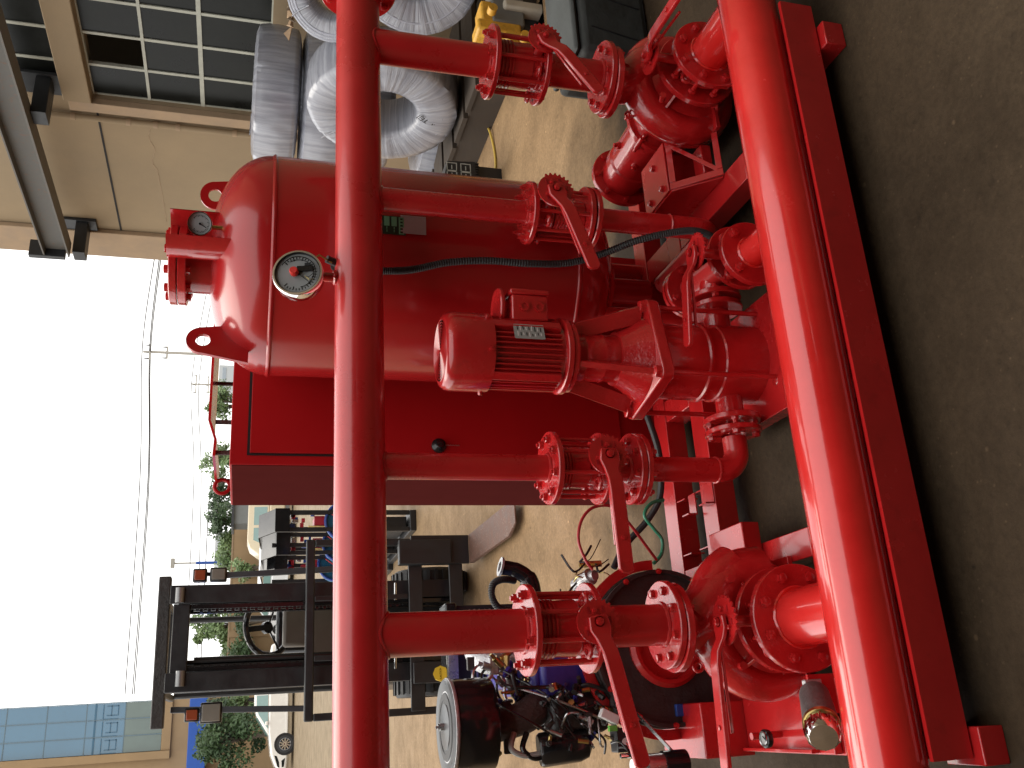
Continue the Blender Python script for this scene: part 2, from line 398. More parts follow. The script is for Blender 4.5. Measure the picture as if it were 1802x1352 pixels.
# wall face is at local z = 0, thickness goes to +z (away from the camera)
END = wall_hit(150, 441)[0]
W1 = wall_hit(163, 171)[0]; sill = wall_hit(480, 40)[1]
topw = wall_hit(163, 171)[1]; up0 = wall_hit(108, 147)[1]
wl = thing("workshop_wall", "tan plastered workshop wall with steel framed windows at the right", "wall", WN*WD)
w0 = W1-4.3; TH = .28; HT = 9.5
mm = M()
for a, b in (((W1,0,0),(END,HT,TH)), ((-16,0,0),(w0,HT,TH)), ((w0,0,0),(W1,sill,TH)), ((w0,topw,0),(W1,up0,TH)), ((w0,up0+2.6,0),(W1,HT,TH))):
    mm.bb(a, b, fw)
mm.build("wall_panel", TANW, wl)
# set-back upper strip and far pilaster
M().bb((END-.62,0,-.07),(END+.012,HT,-.003), fw).build("pilaster", TAND, wl, bev=.01)
ycol = wall_hit(440, 215)[0]
M().bb((W1+.004,0,-.09),(W1+.16,up0-.05,-.003), fw).build("window_jamb", TAND, wl, bev=.006)
M().bb((w0,topw+.003,-.10),(W1+.002,up0-.003,-.003), fw).build("lintel_beam", TANW, wl, bev=.01)
jn = M()
for (p0, p1) in (((167,187),(215,405)),):
    (u0, v0), (u1, v1) = wall_hit(*p0), wall_hit(*p1); vv = (v0+v1)/2
    jn.bb((u0, vv-.012, -.006), (u1, vv+.012, -.002), fw)
jn.build("plaster_joint", DARKP, wl)
# hairline crack in the plaster
pts = [wall_hit(*q) for q in ((268,205),(265,225),(262,245),(272,262),(268,285),(277,300),(283,330),(290,365),(292,392))]
ck = M(); cp = [fw @ Vector((u, v, -.001)) for u, v in pts]
ck.tube([p+Vector((0,random.uniform(-.02,.02),random.uniform(-.01,.01))) for p in smoothpts(cp, 5)], .0035, 4); ck.build("crack", TAND, wl)
def window(u0, u1, v0, v1, hs, vs, parent, skip=()):
    us = [u0]+hs+[u1]; vs_ = [v0]+vs+[v1]
    fr_ = M()
    for u in us: fr_.bb((u-.018, v0, .05), (u+.018, v1, .09), fw)
    for v in vs_: fr_.bb((u0, v-(.03 if v in vs[:1] else .016), .045), (u1, v+.016, .094), fw)
    fr_.build("window_frame", FRAME, parent)
    for i in range(len(us)-1):
        for j in range(len(vs_)-1):
            if (i, j) in skip:
                continue
            M().bb((us[i]+.015, vs_[j]+.012, .062+.004*random.random()), (us[i+1]-.015, vs_[j+1]-.012, .072), fw).build("pane", GLSK, parent)
du = (W1-w0)/9
wi = window(w0, W1, sill, topw, [w0+du*k for k in range(1,9)], [wall_hit(353,140)[1], wall_hit(255,120)[1]], wl, skip=((7,2),))
window(w0, W1, up0, up0+2.6, [w0+du*k for k in range(1,9)], [up0+.87, up0+1.74], wl)
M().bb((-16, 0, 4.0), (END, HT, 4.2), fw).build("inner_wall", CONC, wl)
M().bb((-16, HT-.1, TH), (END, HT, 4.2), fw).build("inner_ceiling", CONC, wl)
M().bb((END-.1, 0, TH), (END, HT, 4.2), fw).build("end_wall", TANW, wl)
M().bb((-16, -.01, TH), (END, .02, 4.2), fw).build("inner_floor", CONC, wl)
# vertical conduit with clips
uc, vc = wall_hit(250, 190)
cd = thing("conduit_pipe", "tan painted conduit clipped upright on the workshop wall beside the window", "pipe", fw @ Vector((uc, 0, -.05)))
M().rod(fw @ Vector((uc+.22,.5,-.05)), fw @ Vector((uc+.22,4.6,-.05)), .035).build("pipe", TANW, cd)
for v in (2.3, 2.95, 3.2, 3.5, 4.1): M().rod(fw @ Vector((uc+.22,v,-.05)), fw @ Vector((uc+.22,v+.05,-.05)), .043).build("clip", TAND, cd)
# roof over the work area and rear wall (outside the picture, keeps the light coming from the open end)
M().bb((-4.4,-14,6.9),(7.0,-3.2,7.1)).build("unseen_workshop_roof", CONC, None, kind="structure")
M().bb((-4.8,-14.2,0),(9.5,-14,6.9)).build("unseen_rear_wall", CONC, None, kind="structure")
M().bb((-4.8,-14,0),(-4.5,5.5,6.89)).build("added_left_wall", TAND, None, kind="structure")  # unseen wall added to block sky light from the left
# crane runway beam on brackets
g = lambda px, py, off: fw @ Vector((*wall_hit(px, py, off), -off))
OFF = .55
(ua, va), (ub, vb) = wall_hit(125, 441, OFF), wall_hit(5, 98, OFF); vz = (va+vb)/2+.12
cb = thing("runway_beam", "weathered grey and rust steel runway beam bracketed high on the workshop wall", "beam", fw @ Vector((ua, vz, -OFF)))
mb = M(); ue = ub-9
mb.bb((ue,vz+.14,-OFF-.11),(ua,vz+.16,-OFF+.11), fw); mb.build("top_plate", IRON, cb, bev=.002)
M().bb((ue,vz-.16,-OFF-.11),(ua,vz-.14,-OFF+.11), fw).build("bottom_plate", IRON, cb, bev=.002)
M().bb((ue,vz-.139,-OFF-.008),(ua,vz+.139,-OFF+.008), fw).build("web", IRON, cb)
M().bb((ua-.02,vz-.10,-OFF-.12),(ua+.06,vz+.34,-OFF+.12), fw).build("end_stop", BLK, cb, bev=.004)
for (px, py) in ((80,185),(150,430)):
    u_, v_ = wall_hit(px, py, .3)
    k = M().bb((u_-.16,vz-.32,-OFF+.02),(u_+.06,vz-.163,-.002), fw); k.bb((u_-.20,vz-.42,-.05),(u_+.12,vz+.05,-.004), fw)
    k.build("bracket", BLK, cb, bev=.006)

# ================================================================== SKID
RZ = .155
sk = thing("skid_base", "red welded steel skid frame on the floor carrying the whole pump set", "frame", (1.0,2.9,0))
XL, XR = -.19, 2.36
def chan(a, b, w_, h, name="rail"):
    M().beam(a, b, w_, h).build(name, RED, sk, bev=.003)
M().bb((XL,2.222,.090),(XR,2.237,.219)).build("rail_web", RED, sk)
M().bb((XL,2.2375,RZ-.013),(XR,2.70,RZ)).build("rail_deck", RED, sk, bev=.002)
M().bb((XL,2.2375,.090),(XR,2.40,.102)).build("rail_lip", RED, sk, bev=.002)
for y0, y1 in ((3.30,3.42),(3.66,3.78)):
    M().bb((XL,y0,.06),(2.75,y1,RZ)).build("inner_rail", RED, sk, bev=.003)
for x0, x1 in ((XL,XL+.10),(.44,.54),(1.22,1.32),(1.93,2.05),(2.60,2.72)):
    M().bb((x0,2.703 if x0 < 2.3 else 2.9,.058),(x1,3.297,RZ-.003)).build("cross_member", RED, sk, bev=.003)
    M().bb((x0,3.423,.058),(x1,3.657,RZ-.003)).build("cross_member", RED, sk, bev=.003)
for x in (XL+.03, 2.22):
    M().bb((x-.05,2.19,0),(x+.05,2.34,.0825)).build("foot", RED, sk, bev=.004)
for x in (.1, 1.3, 2.5):
    M().bb((x-.05,3.68,0),(x+.05,3.76,.0585)).build("foot", RED, sk, bev=.004)
for px, py in ((1215,890),(1245,870)):        # small battery brackets on the inner rails
    p = atz(px, py, .17); M().bb((p.x-.045,p.y-.03,.1555),(p.x-.038,p.y+.03,.20)).bb((p.x-.0379,p.y-.03,.1555),(p.x+.05,p.y+.03,.161)).build("bracket", RED, sk, bev=.001)
for x in (.60, .84):
    M().bb((x,3.423,.085),(x+.006,3.50,RZ-.004)).bb((x,3.58,.085),(x+.006,3.655,RZ-.004)).build("bracket", RED, sk, bev=.001)
M().bb((.45,3.0,RZ+.001),(.62,3.26,RZ+.075)).build("support_block", RED, sk, bev=.004)

# ================================================================== DISCHARGE MANIFOLD (upper)
YR, ZH, RH = 2.90, 1.654, .084
SX = {'L': (.25,.068,.145,1.132), 'ML': (.79,.045,.127,1.008), 'MR': (1.80,.045,.121,1.018), 'R': (2.49,.067,.148,1.132)}
dm = thing("discharge_manifold", "long red upper pipe with four flanged drop pipes above the pumps", "pipework", (1.2,YR,ZH))
M().lathe([(RH-.006,-1.9),(RH,-1.9),(RH,1.34),(RH-.006,1.34),(RH-.006,-1.9)], 64, frame((1.4,YR,ZH),(1,0,0))).build("header_pipe", REDP, dm)
for k, (x, r, R, z) in SX.items():
    M().rod((x,YR,z-.012),(x,YR,ZH-.02), r, n=40).build("drop_pipe", REDP, dm)
    wd = M(); pts = []
    for i in range(48):
        a = 2*PI*i/48; yy = r*math.sin(a); pts.append((x+r*math.cos(a)*1.0, YR+yy, ZH-math.sqrt(RH*RH-yy*yy)))
    wd.tube(pts, .006, 8, closed=True); wd.build("weld_bead", REDP, dm); wd = M(); weld(wd, (x,YR,z+.001), (0,0,1), r*1.01, .006); wd.build("weld_bead", REDP, dm)
    flange(dm, (x,YR,z), (0,0,1), R, r, .021, nb={'L':8,'ML':8,'MR':8,'R':8}[k] if k in 'LR' else 4 if False else 8, blen=.0, ph=.5, xref=(1,0,0), br=.0085)
ef = flange(dm, (2.735,YR,ZH), (-1,0,0), .15, RH, .024, nb=8, blen=.045)
M().lathe([(0,0),(.147,0),(.15,.003),(.15,.019),(.147,.022),(0,.022)], 40, frame((2.761,YR,ZH),(1,0,0))).build("blind_flange", REDC, dm)
# small threaded socket that carries the gauge, with weld spatter
gx = 1.462
mm = M().rod((gx,YR-.01,ZH+.075),(gx,YR-.01,ZH+.125), .017, n=18); weld(mm, (gx,YR-.01,ZH+.082),(0,0,1), .02, .008); mm.build("gauge_socket", REDC, dm)

def spool(x, r, R, z_top, z_bot, label, nb=8):
    th = thing("spool_pipe", label, "pipe", (x,YR,z_bot))
    flange(th, (x,YR,z_top), (0,0,1), R, r, .021, bolts=False)
    M().rod((x,YR,z_bot-.012),(x,YR,z_top-.02), r, n=36).build("pipe", REDP, th)
    flange(th, (x,YR,z_bot), (0,0,1), R, r, .024, nb=nb, blen=.062, tail=.01)
    mm = M(); weld(mm, (x,YR,z_bot+.001), (0,0,1), r*1.01, .007); mm.build("weld_bead", REDP, th); mm = M(); weld(mm, (x,YR,z_top-.024), (0,0,1), r*1.01, .006); mm.build("weld_bead", REDP, th)
    return th
# left and right pump lines
for k, lab in (('L','left'),('R','right')):
    x, r, R, z = SX[k]
    words = {'L': ("over the left pump", "left"), 'R': ("over the far right pump", "right")}[k][0]
    cv = check_valve((x,YR,.967), (0,0,1), .092, r, 0, .144, 8, R, "red ribbed wafer check valve between long tie rods "+words)
    tie_rods(cv, (x,YR,0), (0,0,1), R, 8 if k == 'R' else 8, .885, 1.158)
    ld = {'L': (-1,0,-.19), 'R': (-.62,0,-.42)}[k]; Lh = {'L': .43, 'R': .33}[k]
    butterfly((x,YR,.945), (0,0,1), (0,-1,0), R, r, .175, ld, Lh, "red butterfly valve with lever pointing left and down, upper valve "+words if k == 'L' else "red butterfly valve with slanted lever, upper valve "+words)
    spool(x, r, R, .922, .645, "short red flanged spool pipe standing on the discharge flange "+words)
# middle left line
x, r, R, z = SX['ML']
cv = check_valve((x,YR,.876), (0,0,1), .070, r, 0, .11, 8, R, "red wafer check valve on the drop pipe left of the vertical pump"); tie_rods(cv, (x,YR,0), (0,0,1), R, 8, .79, 1.03, r=.007)
butterfly((x,YR,.852), (0,0,1), (0,-1,0), R, r, .17, (-1,0,.0), .40, "red butterfly valve with straight horizontal lever left of the vertical pump")
spool(x, r, R, .829, .708, "very short red spool with two flanges below the valve left of the vertical pump")
th = thing("elbow_pipe", "red pipe dropping and turning right through an elbow into the vertical pump", "pipe", (x,YR,.27))
flange(th, (x,YR,.683), (0,0,1), R, r, .021, bolts=False)
ZJ = .265
pts = [(x,YR,.662),(x,YR,ZJ+.075)] + arc((x+.075,YR,ZJ+.075), .075, PI, PI*1.5, (1,0,0), (0,0,1), 10) + [(x+.125,YR,ZJ)]
M().tube(pts, r, 28).build("pipe", REDP, th)
mm = M(); weld(mm, (x,YR,.36), (0,0,1), r*1.005, .0045); mm.build("weld_bead", REDP, th)
flange(th, (.925,YR,ZJ), (-1,0,0), .105, r, .02, nb=4, blen=.05, tail=.008, ph=0.25)
# middle right line
x, r, R, z = SX['MR']
cv = check_valve((x,YR,.795), (0,0,1), .060, r, 0, .12, 8, R, "slim red wafer check valve under the lever valve in front of the pressure tank"); tie_rods(cv, (x,YR,0), (0,0,1), R, 8, .755, 1.045, r=.007)
butterfly((x,YR,.955), (0,0,1), (0,-1,0), R, r, .17, (-.95,0,-.28), .36, "red butterfly valve with lever slanting left in front of the pressure tank", t=.07)
th = thing("tank_connection_pipe", "red flanged pipe dropping in front of the tank down to the skid", "pipe", (x,YR,.2))
flange(th, (x,YR,.792), (0,0,1), R, r, .021, bolts=False); flange(th, (x,YR,.765), (0,0,1), R, r, .021, bolts=False)
pts = [(x,YR,.75),(x,YR,.30)] + arc((x,YR+.09,.30), .09, PI, PI*1.5, (0,1,0), (0,0,1), 10) + [(x,YR+.5,.21)]
M().tube(pts, r, 28).build("pipe", REDP, th)
M().lathe([(r,-.004),(r+.004,0),(r,.004)], 30, T(x,YR,.42)).build("weld_bead", REDP, th)

# ================================================================== SUCTION MANIFOLD (lower, nearest)
YS, ZS, RS = 2.35, .266, .1047
sm = thing("suction_manifold", "thick red lower pipe lying along the front of the skid", "pipework", (1.2,YS,ZS))
M().lathe([(RS-.006,-1.9),(RS,-1.9),(RS,1.9),(RS-.006,1.9),(RS-.006,-1.9)], 72, frame((1.0,YS,ZS),(1,0,0))).build("header_pipe", REDN, sm)
SUC = [(.235,.27,.092,.172,2.675,8), (2.46,.27,.080,.158,2.66,8), (1.52,.27,.055,.125,2.60,4)]
for i, (x, z, r, R, y, nb) in enumerate(SUC):
    M().rod((x,YS+.04,z),(x,y-.015,z), r, n=40).build("branch_pipe", REDN, sm)
    mm = M(); weld(mm, (x,y-.024,z), (0,-1,0), r*1.01, .007); mm.build("weld_bead", REDN, sm)
    flange(sm, (x,y-.026,z), (0,-1,0), R, r, .026, nb=nb, blen=.105 if nb == 8 else .09, tail=.015, br=.010, ph=.5, xref=(1,0,0))
for x in (.9, 2.0):      # saddle supports under the header
    M().bb((x-.03,YS-.06,RZ+.0005),(x+.03,YS+.10,ZS-.06)).build("saddle", RED, sm)

# ================================================================== END SUCTION PUMPS
def end_suction(x, zc, label, long_shaft):
    th = thing("centrifugal_pump", label, "pump", (x,2.9,zc))
    yf = 2.745
    flange(th, (x,yf,zc), (0,-1,0), .172, .08, .028, bolts=False)
    for i in range(8):
        a = 2*PI*(i+.5)/8; c_, s_ = .136*math.cos(a), .136*math.sin(a)
    fr = frame((x,2.90,zc), (0,-1,0), (1,0,0))       # local z towards the camera
    # suction nozzle and casing
    M().lathe([(.082,.13),(.085,.10),(.115,.075),(.165,.06),(.205,.035),(.215,.0),(.205,-.04),(.14,-.07),(.0,-.075)], 56, fr).build("casing", REDC, th)
    # spiral volute
    n = 54; pts = []; rs = []
    for i in range(n+1):
        a = math.radians(15) - 2*PI*.98*i/n*1.0; g_ = i/n
        rr = .172+.040*g_; pts.append(fr @ Vector((rr*math.cos(a), rr*math.sin(a), 0))); rs.append(.042+.040*g_)
    # end of the scroll rises into the discharge neck
    M().tube(pts, rs, 20).build("volute", REDC, th)
    M().tube(smoothpts([(x+.17,2.9,zc-.02),(x+.15,2.9,zc+.08),(x+.06,2.9,zc+.20),(x,2.9,zc+.27),(x,2.9,.592)], 5), [.10]*5+[.098]*5+[.09]*5+[.082]*6, 28).build("discharge_neck", REDC, th)
    flange(th, (x,2.9,.619), (0,0,1), .147, .07, .027, bolts=False)
    M().lathe([(.235,-.03),(.235,.03)], 56, fr) 
    M().lathe([(.20,-.055),(.245,-.055),(.248,-.052),(.248,-.035),(.245,-.032),(.20,-.032),(.20,-.055)], 56, fr).build("casing_ring", REDC, th)
    for sgn in (-1, 1):
        M().rod((x+sgn*.14,2.80,zc+.155),(x+sgn*.14,2.765,zc+.165),.013).build("plug", REDC, th)
    # cast rib web between suction flange and casing
    for a in (40, 140, 220, 320):
        a = math.radians(a); p = Vector((x+.12*math.cos(a),2.775,zc+.12*math.sin(a))); q = Vector((x+.17*math.cos(a),2.85,zc+.17*math.sin(a)))
        M().beam(p, q, .012, .05, (math.cos(a),0,math.sin(a))).build("rib", REDC, th, bev=.002)
    # lifting eye
    M().tube([(x-.13+.016*math.cos(t),2.93,zc+.245+.016*math.sin(t)) for t in [2*PI*i/14 for i in range(14)]], .006, 8, closed=True).build("lifting_eye", REDC, th)
    # pump feet
    for sgn in (-1, 1):
        M().bb((x+sgn*.17-.05,2.82,RZ+.0015),(x+sgn*.17+.05,2.98,RZ+.02)).bb((x+sgn*.17-.012,2.84,RZ+.0201),(x+sgn*.17+.012,2.96,zc-.02)).build("foot", REDC, th, bev=.002)
    if long_shaft:
        fb = frame((x,2.90,zc), (0,1,0), (1,0,0))
        M().lathe([(.20,.06),(.165,.10),(.135,.13),(.125,.20),(.128,.225),(.15,.228),(.15,.25),(.118,.252)], 48, fb).build("bearing_bracket", REDC, th)
        M().lathe([(.118,.252),(.130,.258),(.130,.28),(.118,.29),(.114,.52),(.122,.53),(.122,.575),(.116,.58),(.112,.66),(.10,.67)], 48, fb).build("bearing_housing", REDC, th)
        M().lathe([(.02,.66),(.155,.661),(.158,.664),(.158,.684),(.155,.687),(.02,.687)], 48, fb).build("end_flange", REDC, th)
        ffl = frame((x,3.56,zc), (0,-1,0), (1,0,0)); me = bolt_mesh(.008, 0, 0)
        for i in range(8):
            a = 2*PI*i/8; place("bolt", me, th, ffl @ T(.135*math.cos(a), .135*math.sin(a), 0))
        for sx_, zz in ((-.10,.05),(0,.098)):
            d = Vector((sx_,0,zz)).normalized(); p = Vector((x,3.32,zc))+d*.112
            M().rod(p, p+d*.018, .017).ext([(.011*math.cos(PI/3*i), .011*math.sin(PI/3*i)) for i in range(6)], .018, .034, frame(p, d)).build("plug", REDC, th)
        # coupling clamp with lugs around the joint
        for a in (60, 135, 200):
            a = math.radians(a); p = Vector((x+.14*math.cos(a),3.11,zc+.14*math.sin(a)))
            M().rod(p, p+Vector((0,.07,0)), .016).rod(p-Vector((0,.02,0)), p+Vector((0,.10,0)), .009).build("clamp_bolt", REDC, th)
        M().lathe([(0,0),(.018,0),(.018,.01),(.012,.016),(0,.016)], 20, frame((x-.116,3.36,zc-.03), (-1,-.3,.1))).build("oil_sight_glass", CHR, th)
        # support foot of bearing housing
        M().add([(x-.03,3.30,RZ+.001),(x-.03,3.42,RZ+.001),(x-.30,3.30,RZ+.001),(x-.30,3.42,RZ+.001)],[(0,1,3,2)])
        M().ext([(-.16,0),(.16,0),(.05,.11),(-.05,.11)], -.006, .006, frame((x,3.34,RZ+.001), (0,-1,0), (1,0,0))).build("bearing_foot", REDC, th, bev=.001)
    return th
end_suction(.24, .27, "red end suction centrifugal pump at the left with round flanged inlet facing the camera", False)
end_suction(2.47, .27, "red centrifugal pump at the far right with long shiny bearing housing", True)
for x, lab in ((.235, "left"), (2.46, "right")):
    if lab == 'left':
        butterfly((x,2.707,.27), (0,1,0), (0,0,1), .172, .088, .245, (-1,-.0,0), .44, "red butterfly valve on the left pump inlet with long level lever over the lower pipe", ths=(60,200), t=.05, npr=.075)
    else:
        butterfly((x,2.70,.27), (0,1,0), (0,0,1), .158, .08, .235, (-.12,-1,0), .40, "red butterfly valve on the far right pump inlet with lever pointing at the camera", ths=(60,200), t=.05, npr=.075)

# support bracket on the cross member (triangular folded plates)
th = thing("folded_bracket", "red folded triangular steel bracket bolted to the skid in front of the tank", "bracket", (2.2,3.0,RZ))
bx, by = 2.14, 3.02
M().add([(bx-.10,by-.16,RZ+.001),(bx-.10,by+.22,RZ+.001),(bx-.10,by+.22,RZ+.17),(bx-.10,by-.02,RZ+.17),
         (bx-.108,by-.16,RZ+.001),(bx-.108,by+.22,RZ+.001),(bx-.108,by+.22,RZ+.17),(bx-.108,by-.02,RZ+.17)],
        [(0,1,2,3),(4,7,6,5),(0,4,5,1),(1,5,6,2),(2,6,7,3),(3,7,4,0)]).build("side_plate", RED, th, smooth=0)
fa = lambda u, v: Vector((bx-.10+.24*u, by-.17+.15*v, RZ+.004+.17*v))
for (u0,v0,u1,v1,w_) in ((.06,0,.06,1,.03),(.94,0,.94,1,.03),(.13,.06,.87,.06,.026),(.13,.94,.87,.94,.026),(.13,.1,.87,.9,.018)):
    M().beam(fa(u0,v0), fa(u1,v1), w_, .008, (0,-.75,.66)).build("front_strut", RED, th, bev=.001)
M().bb((bx-.09,by+.05,RZ+.001),(bx+.13,by+.058,RZ+.17)).build("inner_web", RED, th)
M().bb((bx-.05,by-.10,RZ+.002),(bx+.09,by-.02,RZ+.05)).build("packing_block", REDC, th, bev=.004)
M().bb((bx-.10,by-.01,RZ+.171),(bx+.14,by+.22,RZ+.179)).build("top_plate", RED, th, bev=.001)
for dx, dy in ((-.06,.04),(-.06,.16),(.08,.1)): place("bolt", bolt_mesh(.009, 0, 0), th, T(bx+dx, by+dy, RZ+.179))

# ================================================================== VERTICAL MULTISTAGE PUMP
XJ, YJ = 1.21, 2.90
jp = thing("vertical_pump", "red vertical multistage pump with finned electric motor on top", "pump", (XJ,YJ,.1))
def rsq(h, c, n=5):        # rounded square outline
    out = []
    for q in range(4):
        a0 = PI/2*q; cx, cy = (h-c)*(1 if q in (0,3) else -1), (h-c)*(1 if q in (0,1) else -1)
        for i in range(n+1): a = a0+PI/2*i/n; out.append((cx+c*math.cos(a), cy+c*math.sin(a)))
    return out
JB = T(XJ,YJ,0) @ Matrix.Rotation(math.radians(12), 4, 'Z')
M().ext(rsq(.175,.03), .10, .135, JB).build("base_plate", REDC, jp, bev=.003)
M().bb((XJ-.24,YJ-.22,RZ-.0),(XJ+.22,YJ+.24,RZ-.06)).build("mounting_plate", RED, jp, bev=.002)
M().lathe([(.13,.135),(.152,.15),(.15,.30),(.148,.325),(.142,.33)], 56, JB).build("pump_foot", REDC, jp)
M().lathe([(.142,.33),(.142,.375),(.150,.38),(.150,.392),(.143,.397),(.143,.58)], 64, JB).build("outer_sleeve", RED, jp)
M().ext(rsq(.172,.035), .575, .622, JB).build("top_plate", REDC, jp, bev=.006)
for sx_ in (-1,1):
    for sy_ in (-1,1):
        M().rod(JB @ Vector((sx_*.142,sy_*.142,.13)), JB @ Vector((sx_*.142,sy_*.142,.578)), .0095).build("tie_rod", REDC, jp)
        place("bolt", bolt_mesh(.0135, 0, 0), jp, JB @ T(sx_*.142,sy_*.142,.622)); place("bolt", bolt_mesh(.0135, 0, 0), jp, JB @ T(sx_*.15,sy_*.13,.135))
# lantern (motor stool): lower bowl, waist, four webs, top ring
M().lathe([(.160,.6225),(.150,.64),(.125,.675),(.108,.705),(.10,.72),(.0,.72)], 56, JB).build("seal_housing", REDC, jp)
M().lathe([(.088,.72),(.088,.77),(.091,.775),(.091,.782),(.088,.787),(.088,.845),(.091,.85),(.091,.857),(.088,.862),(.088,.9)], 40, JB).build("coupling_guard", RED, jp)
for k in range(4):
    a = math.radians(45+90*k); c_, s_ = math.cos(a), math.sin(a); t_ = Vector((-s_, c_, 0))*.011
    A = [Vector((.06*c_,.06*s_,.90)), Vector((.123*c_,.123*s_,.90)), Vector((.205*c_,.205*s_,.632)), Vector((.14*c_,.14*s_,.632))]
    v = [JB @ (p+t_) for p in A]+[JB @ (p-t_) for p in A]
    M().add(v, [(0,1,2,3),(7,6,5,4),(0,4,5,1),(1,5,6,2),(2,6,7,3),(3,7,4,0)]).build("lantern_web", REDC, jp, bev=.002, smooth=0)
M().lathe([(.07,.895),(.128,.895),(.132,.899),(.132,.914),(.128,.918),(.07,.918)], 56, JB).build("lantern_ring", REDC, jp)
# motor
M().lathe([(.07,.9185),(.137,.9185),(.14,.922),(.14,.938),(.137,.941),(.118,.945),(.112,.96),(.112,1.21),(.0,1.21)], 64, JB).build("motor_body", REDC, jp)
FM = None
for k in range(44):
    a = 2*PI*k/44
    deg = (math.degrees(a)+12) % 360
    if 285 < deg < 300 or 205 < deg < 221: continue
    if FM is None:
        FM = M().box((.121,0,1.083),(.026,.0042,.245)).mesh("cooling_fin", 0); FM.materials.append(RED)
    place("cooling_fin", FM, jp, JB @ Matrix.Rotation(a, 4, 'Z'))
for a in (-60+ -12, 213-12):
    M().box((.124,0,1.083),(.03,.034,.25), JB @ Matrix.Rotation(math.radians(a), 4, 'Z')).build("motor_rib", REDC, jp, bev=.003)
cov = M().lathe([(.10,1.205),(.140,1.205),(.141,1.21),(.141,1.335),(.138,1.352),(.128,1.366),(.115,1.372),(.0,1.372)], 72, JB).build("fan_cover", RED, jp)
for k in range(1, 12):
    r_ = .010*k; M().lathe([(r_-.0022,1.3722),(r_,1.3738),(r_+.0022,1.3722)], 48, JB).build("grille_ring", RED, cov)
for a in (-62, -118, 30, 150): 
    fa = JB @ Matrix.Rotation(math.radians(a), 4, 'Z') @ T(.141,0,1.222); place("bolt", bolt_mesh(.0055,0,0), cov, fa @ Matrix.Rotation(PI/2, 4, 'Y'))
# terminal box on the right side
JT = T(XJ,YJ,0) @ Matrix.Rotation(math.radians(-8), 4, 'Z')
tb = M().bb((.10,-.10,1.0),(.195,.075,1.135), JT).build("terminal_box", RED, jp, bev=.008)
M().bb((.1955,-.104,.995),(.215,.079,1.14), JT).build("box_lid", RED, tb, bev=.006)
M().lathe([(.0,0),(.07,0),(.075,.004),(.075,.014),(.07,.018),(0,.018)], 40, JT @ frame((.16,-.02,1.155),(0,0,1))).build("box_cap", RED, tb, bev=.001)
for zz in (1.035, 1.09):
    M().lathe([(.0,.0),(.0175,.0),(.0175,.008),(.011,.008),(.011,.004),(0,.004)], 24, JT @ frame((.15,-.10,zz),(0,-1,0))).build("cable_gland", REDC, tb)
na = math.radians(-76); nn = Vector((math.cos(na),math.sin(na),0)); nf = frame(Vector((XJ,YJ,1.082))+nn*.1352, nn, (0,0,1))
npl = M().ext([(x_*1.0,y_*.56) for x_,y_ in rsq(.055,.005,3)], 0, .0015, nf).build("nameplate", GREYL, jp)
for i in range(9):
    for j in range(2):
        M().box((.042-.0105*i, -.013+.026*j+random.uniform(-.003,.003), .0019), (.003,random.uniform(.010,.021),.0008), nf).build("print_line", WHT if (i+j) % 2 else BLK, npl)
# side ports of the pump
for s_ in (-1, 1):
    M().rod((XJ+s_*.13,YJ,ZJ),(XJ+s_*.235,YJ,ZJ), .052, n=32).build("port", REDC, jp)
    flange(jp, (XJ+s_*.24,YJ,ZJ), (s_,0,0), .107, .05, .022, bolts=False)
# ================================================================== JOCKEY SUCTION LINE
XSJ = 1.60
th = thing("suction_tee", "red elbow and tee joining the lower pipe to the vertical pump inlet", "pipe", (XSJ,YJ,ZJ))
flange(th, (XJ+.262,YJ,ZJ), (-1,0,0), .107, .05, .022, nb=4, blen=.03, tail=.01, ph=.25)
pts = [(XJ+.27,YJ,ZJ)] + arc((XJ+.29,YJ-.085,ZJ), .085, PI/2, 0, (1,0,0), (0,1,0), 8)
M().tube([(XJ+.27,YJ,ZJ),(XJ+.30,YJ,ZJ)]+arc((XJ+.30,YJ-.07,ZJ), .07, PI/2, 0, (1,0,0), (0,1,0), 8), .05, 28).build("elbow", REDC, th)
M().rod((1.555,2.655,ZJ+.005),(1.60,3.05,ZJ+.005), .052, n=32).build("pipe", REDP, th)
flange(th, (1.55,2.662,ZJ+.005), (0,-1,0), .128, .05, .024, bolts=False)
flange(th, (1.60,3.05,ZJ+.005), (-.1,-1,0), .11, .05, .022, nb=4, ph=.3)
M().lathe([(0,0),(.11,0),(.11,.02),(0,.02)], 40, frame((1.602,3.078,ZJ+.005),(.1,1,0))).build("blind_flange", REDC, th)
butterfly((1.53,2.63,.27), (0,1,0), (0,0,1), .125, .052, .20, (-1,.10,0), .36, "red butterfly valve on the vertical pump inlet with level lever crossing above it", ths=(60,200), t=.04)

# ================================================================== PRESSURE TANK
XT, YT, RT = 1.80, 3.50, .45
tk = thing("pressure_tank", "tall red pressure tank with domed top and bolted manhole behind the pumps", "tank", (XT,YT,0))
prof = [(0,.50)]
for i in range(1, 13):
    a = PI/2*i/12; prof.append((RT*math.sin(a)**.8 if i < 12 else RT, .74-.24*math.cos(a)))
prof += [(RT,1.945)]
M().lathe(prof, 128, T(XT,YT,0)).build("tank_shell", REDT, tk)
prof = [(RT,1.9455)]
for i in range(1, 25):
    a = PI/2*i/24; prof.append((RT*math.cos(a)**.8 if i < 24 else .0, 1.945+.245*math.sin(a)))
dome = M().lathe(prof, 128, T(XT,YT,0)).build("tank_dome", REDT, tk, smooth=60)
for z in (1.945, .745):
    M().lathe([(RT-.004,z-.012),(RT+.002,z-.008),(RT+.007,z-.002),(RT+.007,z+.002),(RT+.002,z+.008),(RT-.004,z+.012)], 128, T(XT,YT,0)).build("weld_seam", REDT, tk, smooth=60)
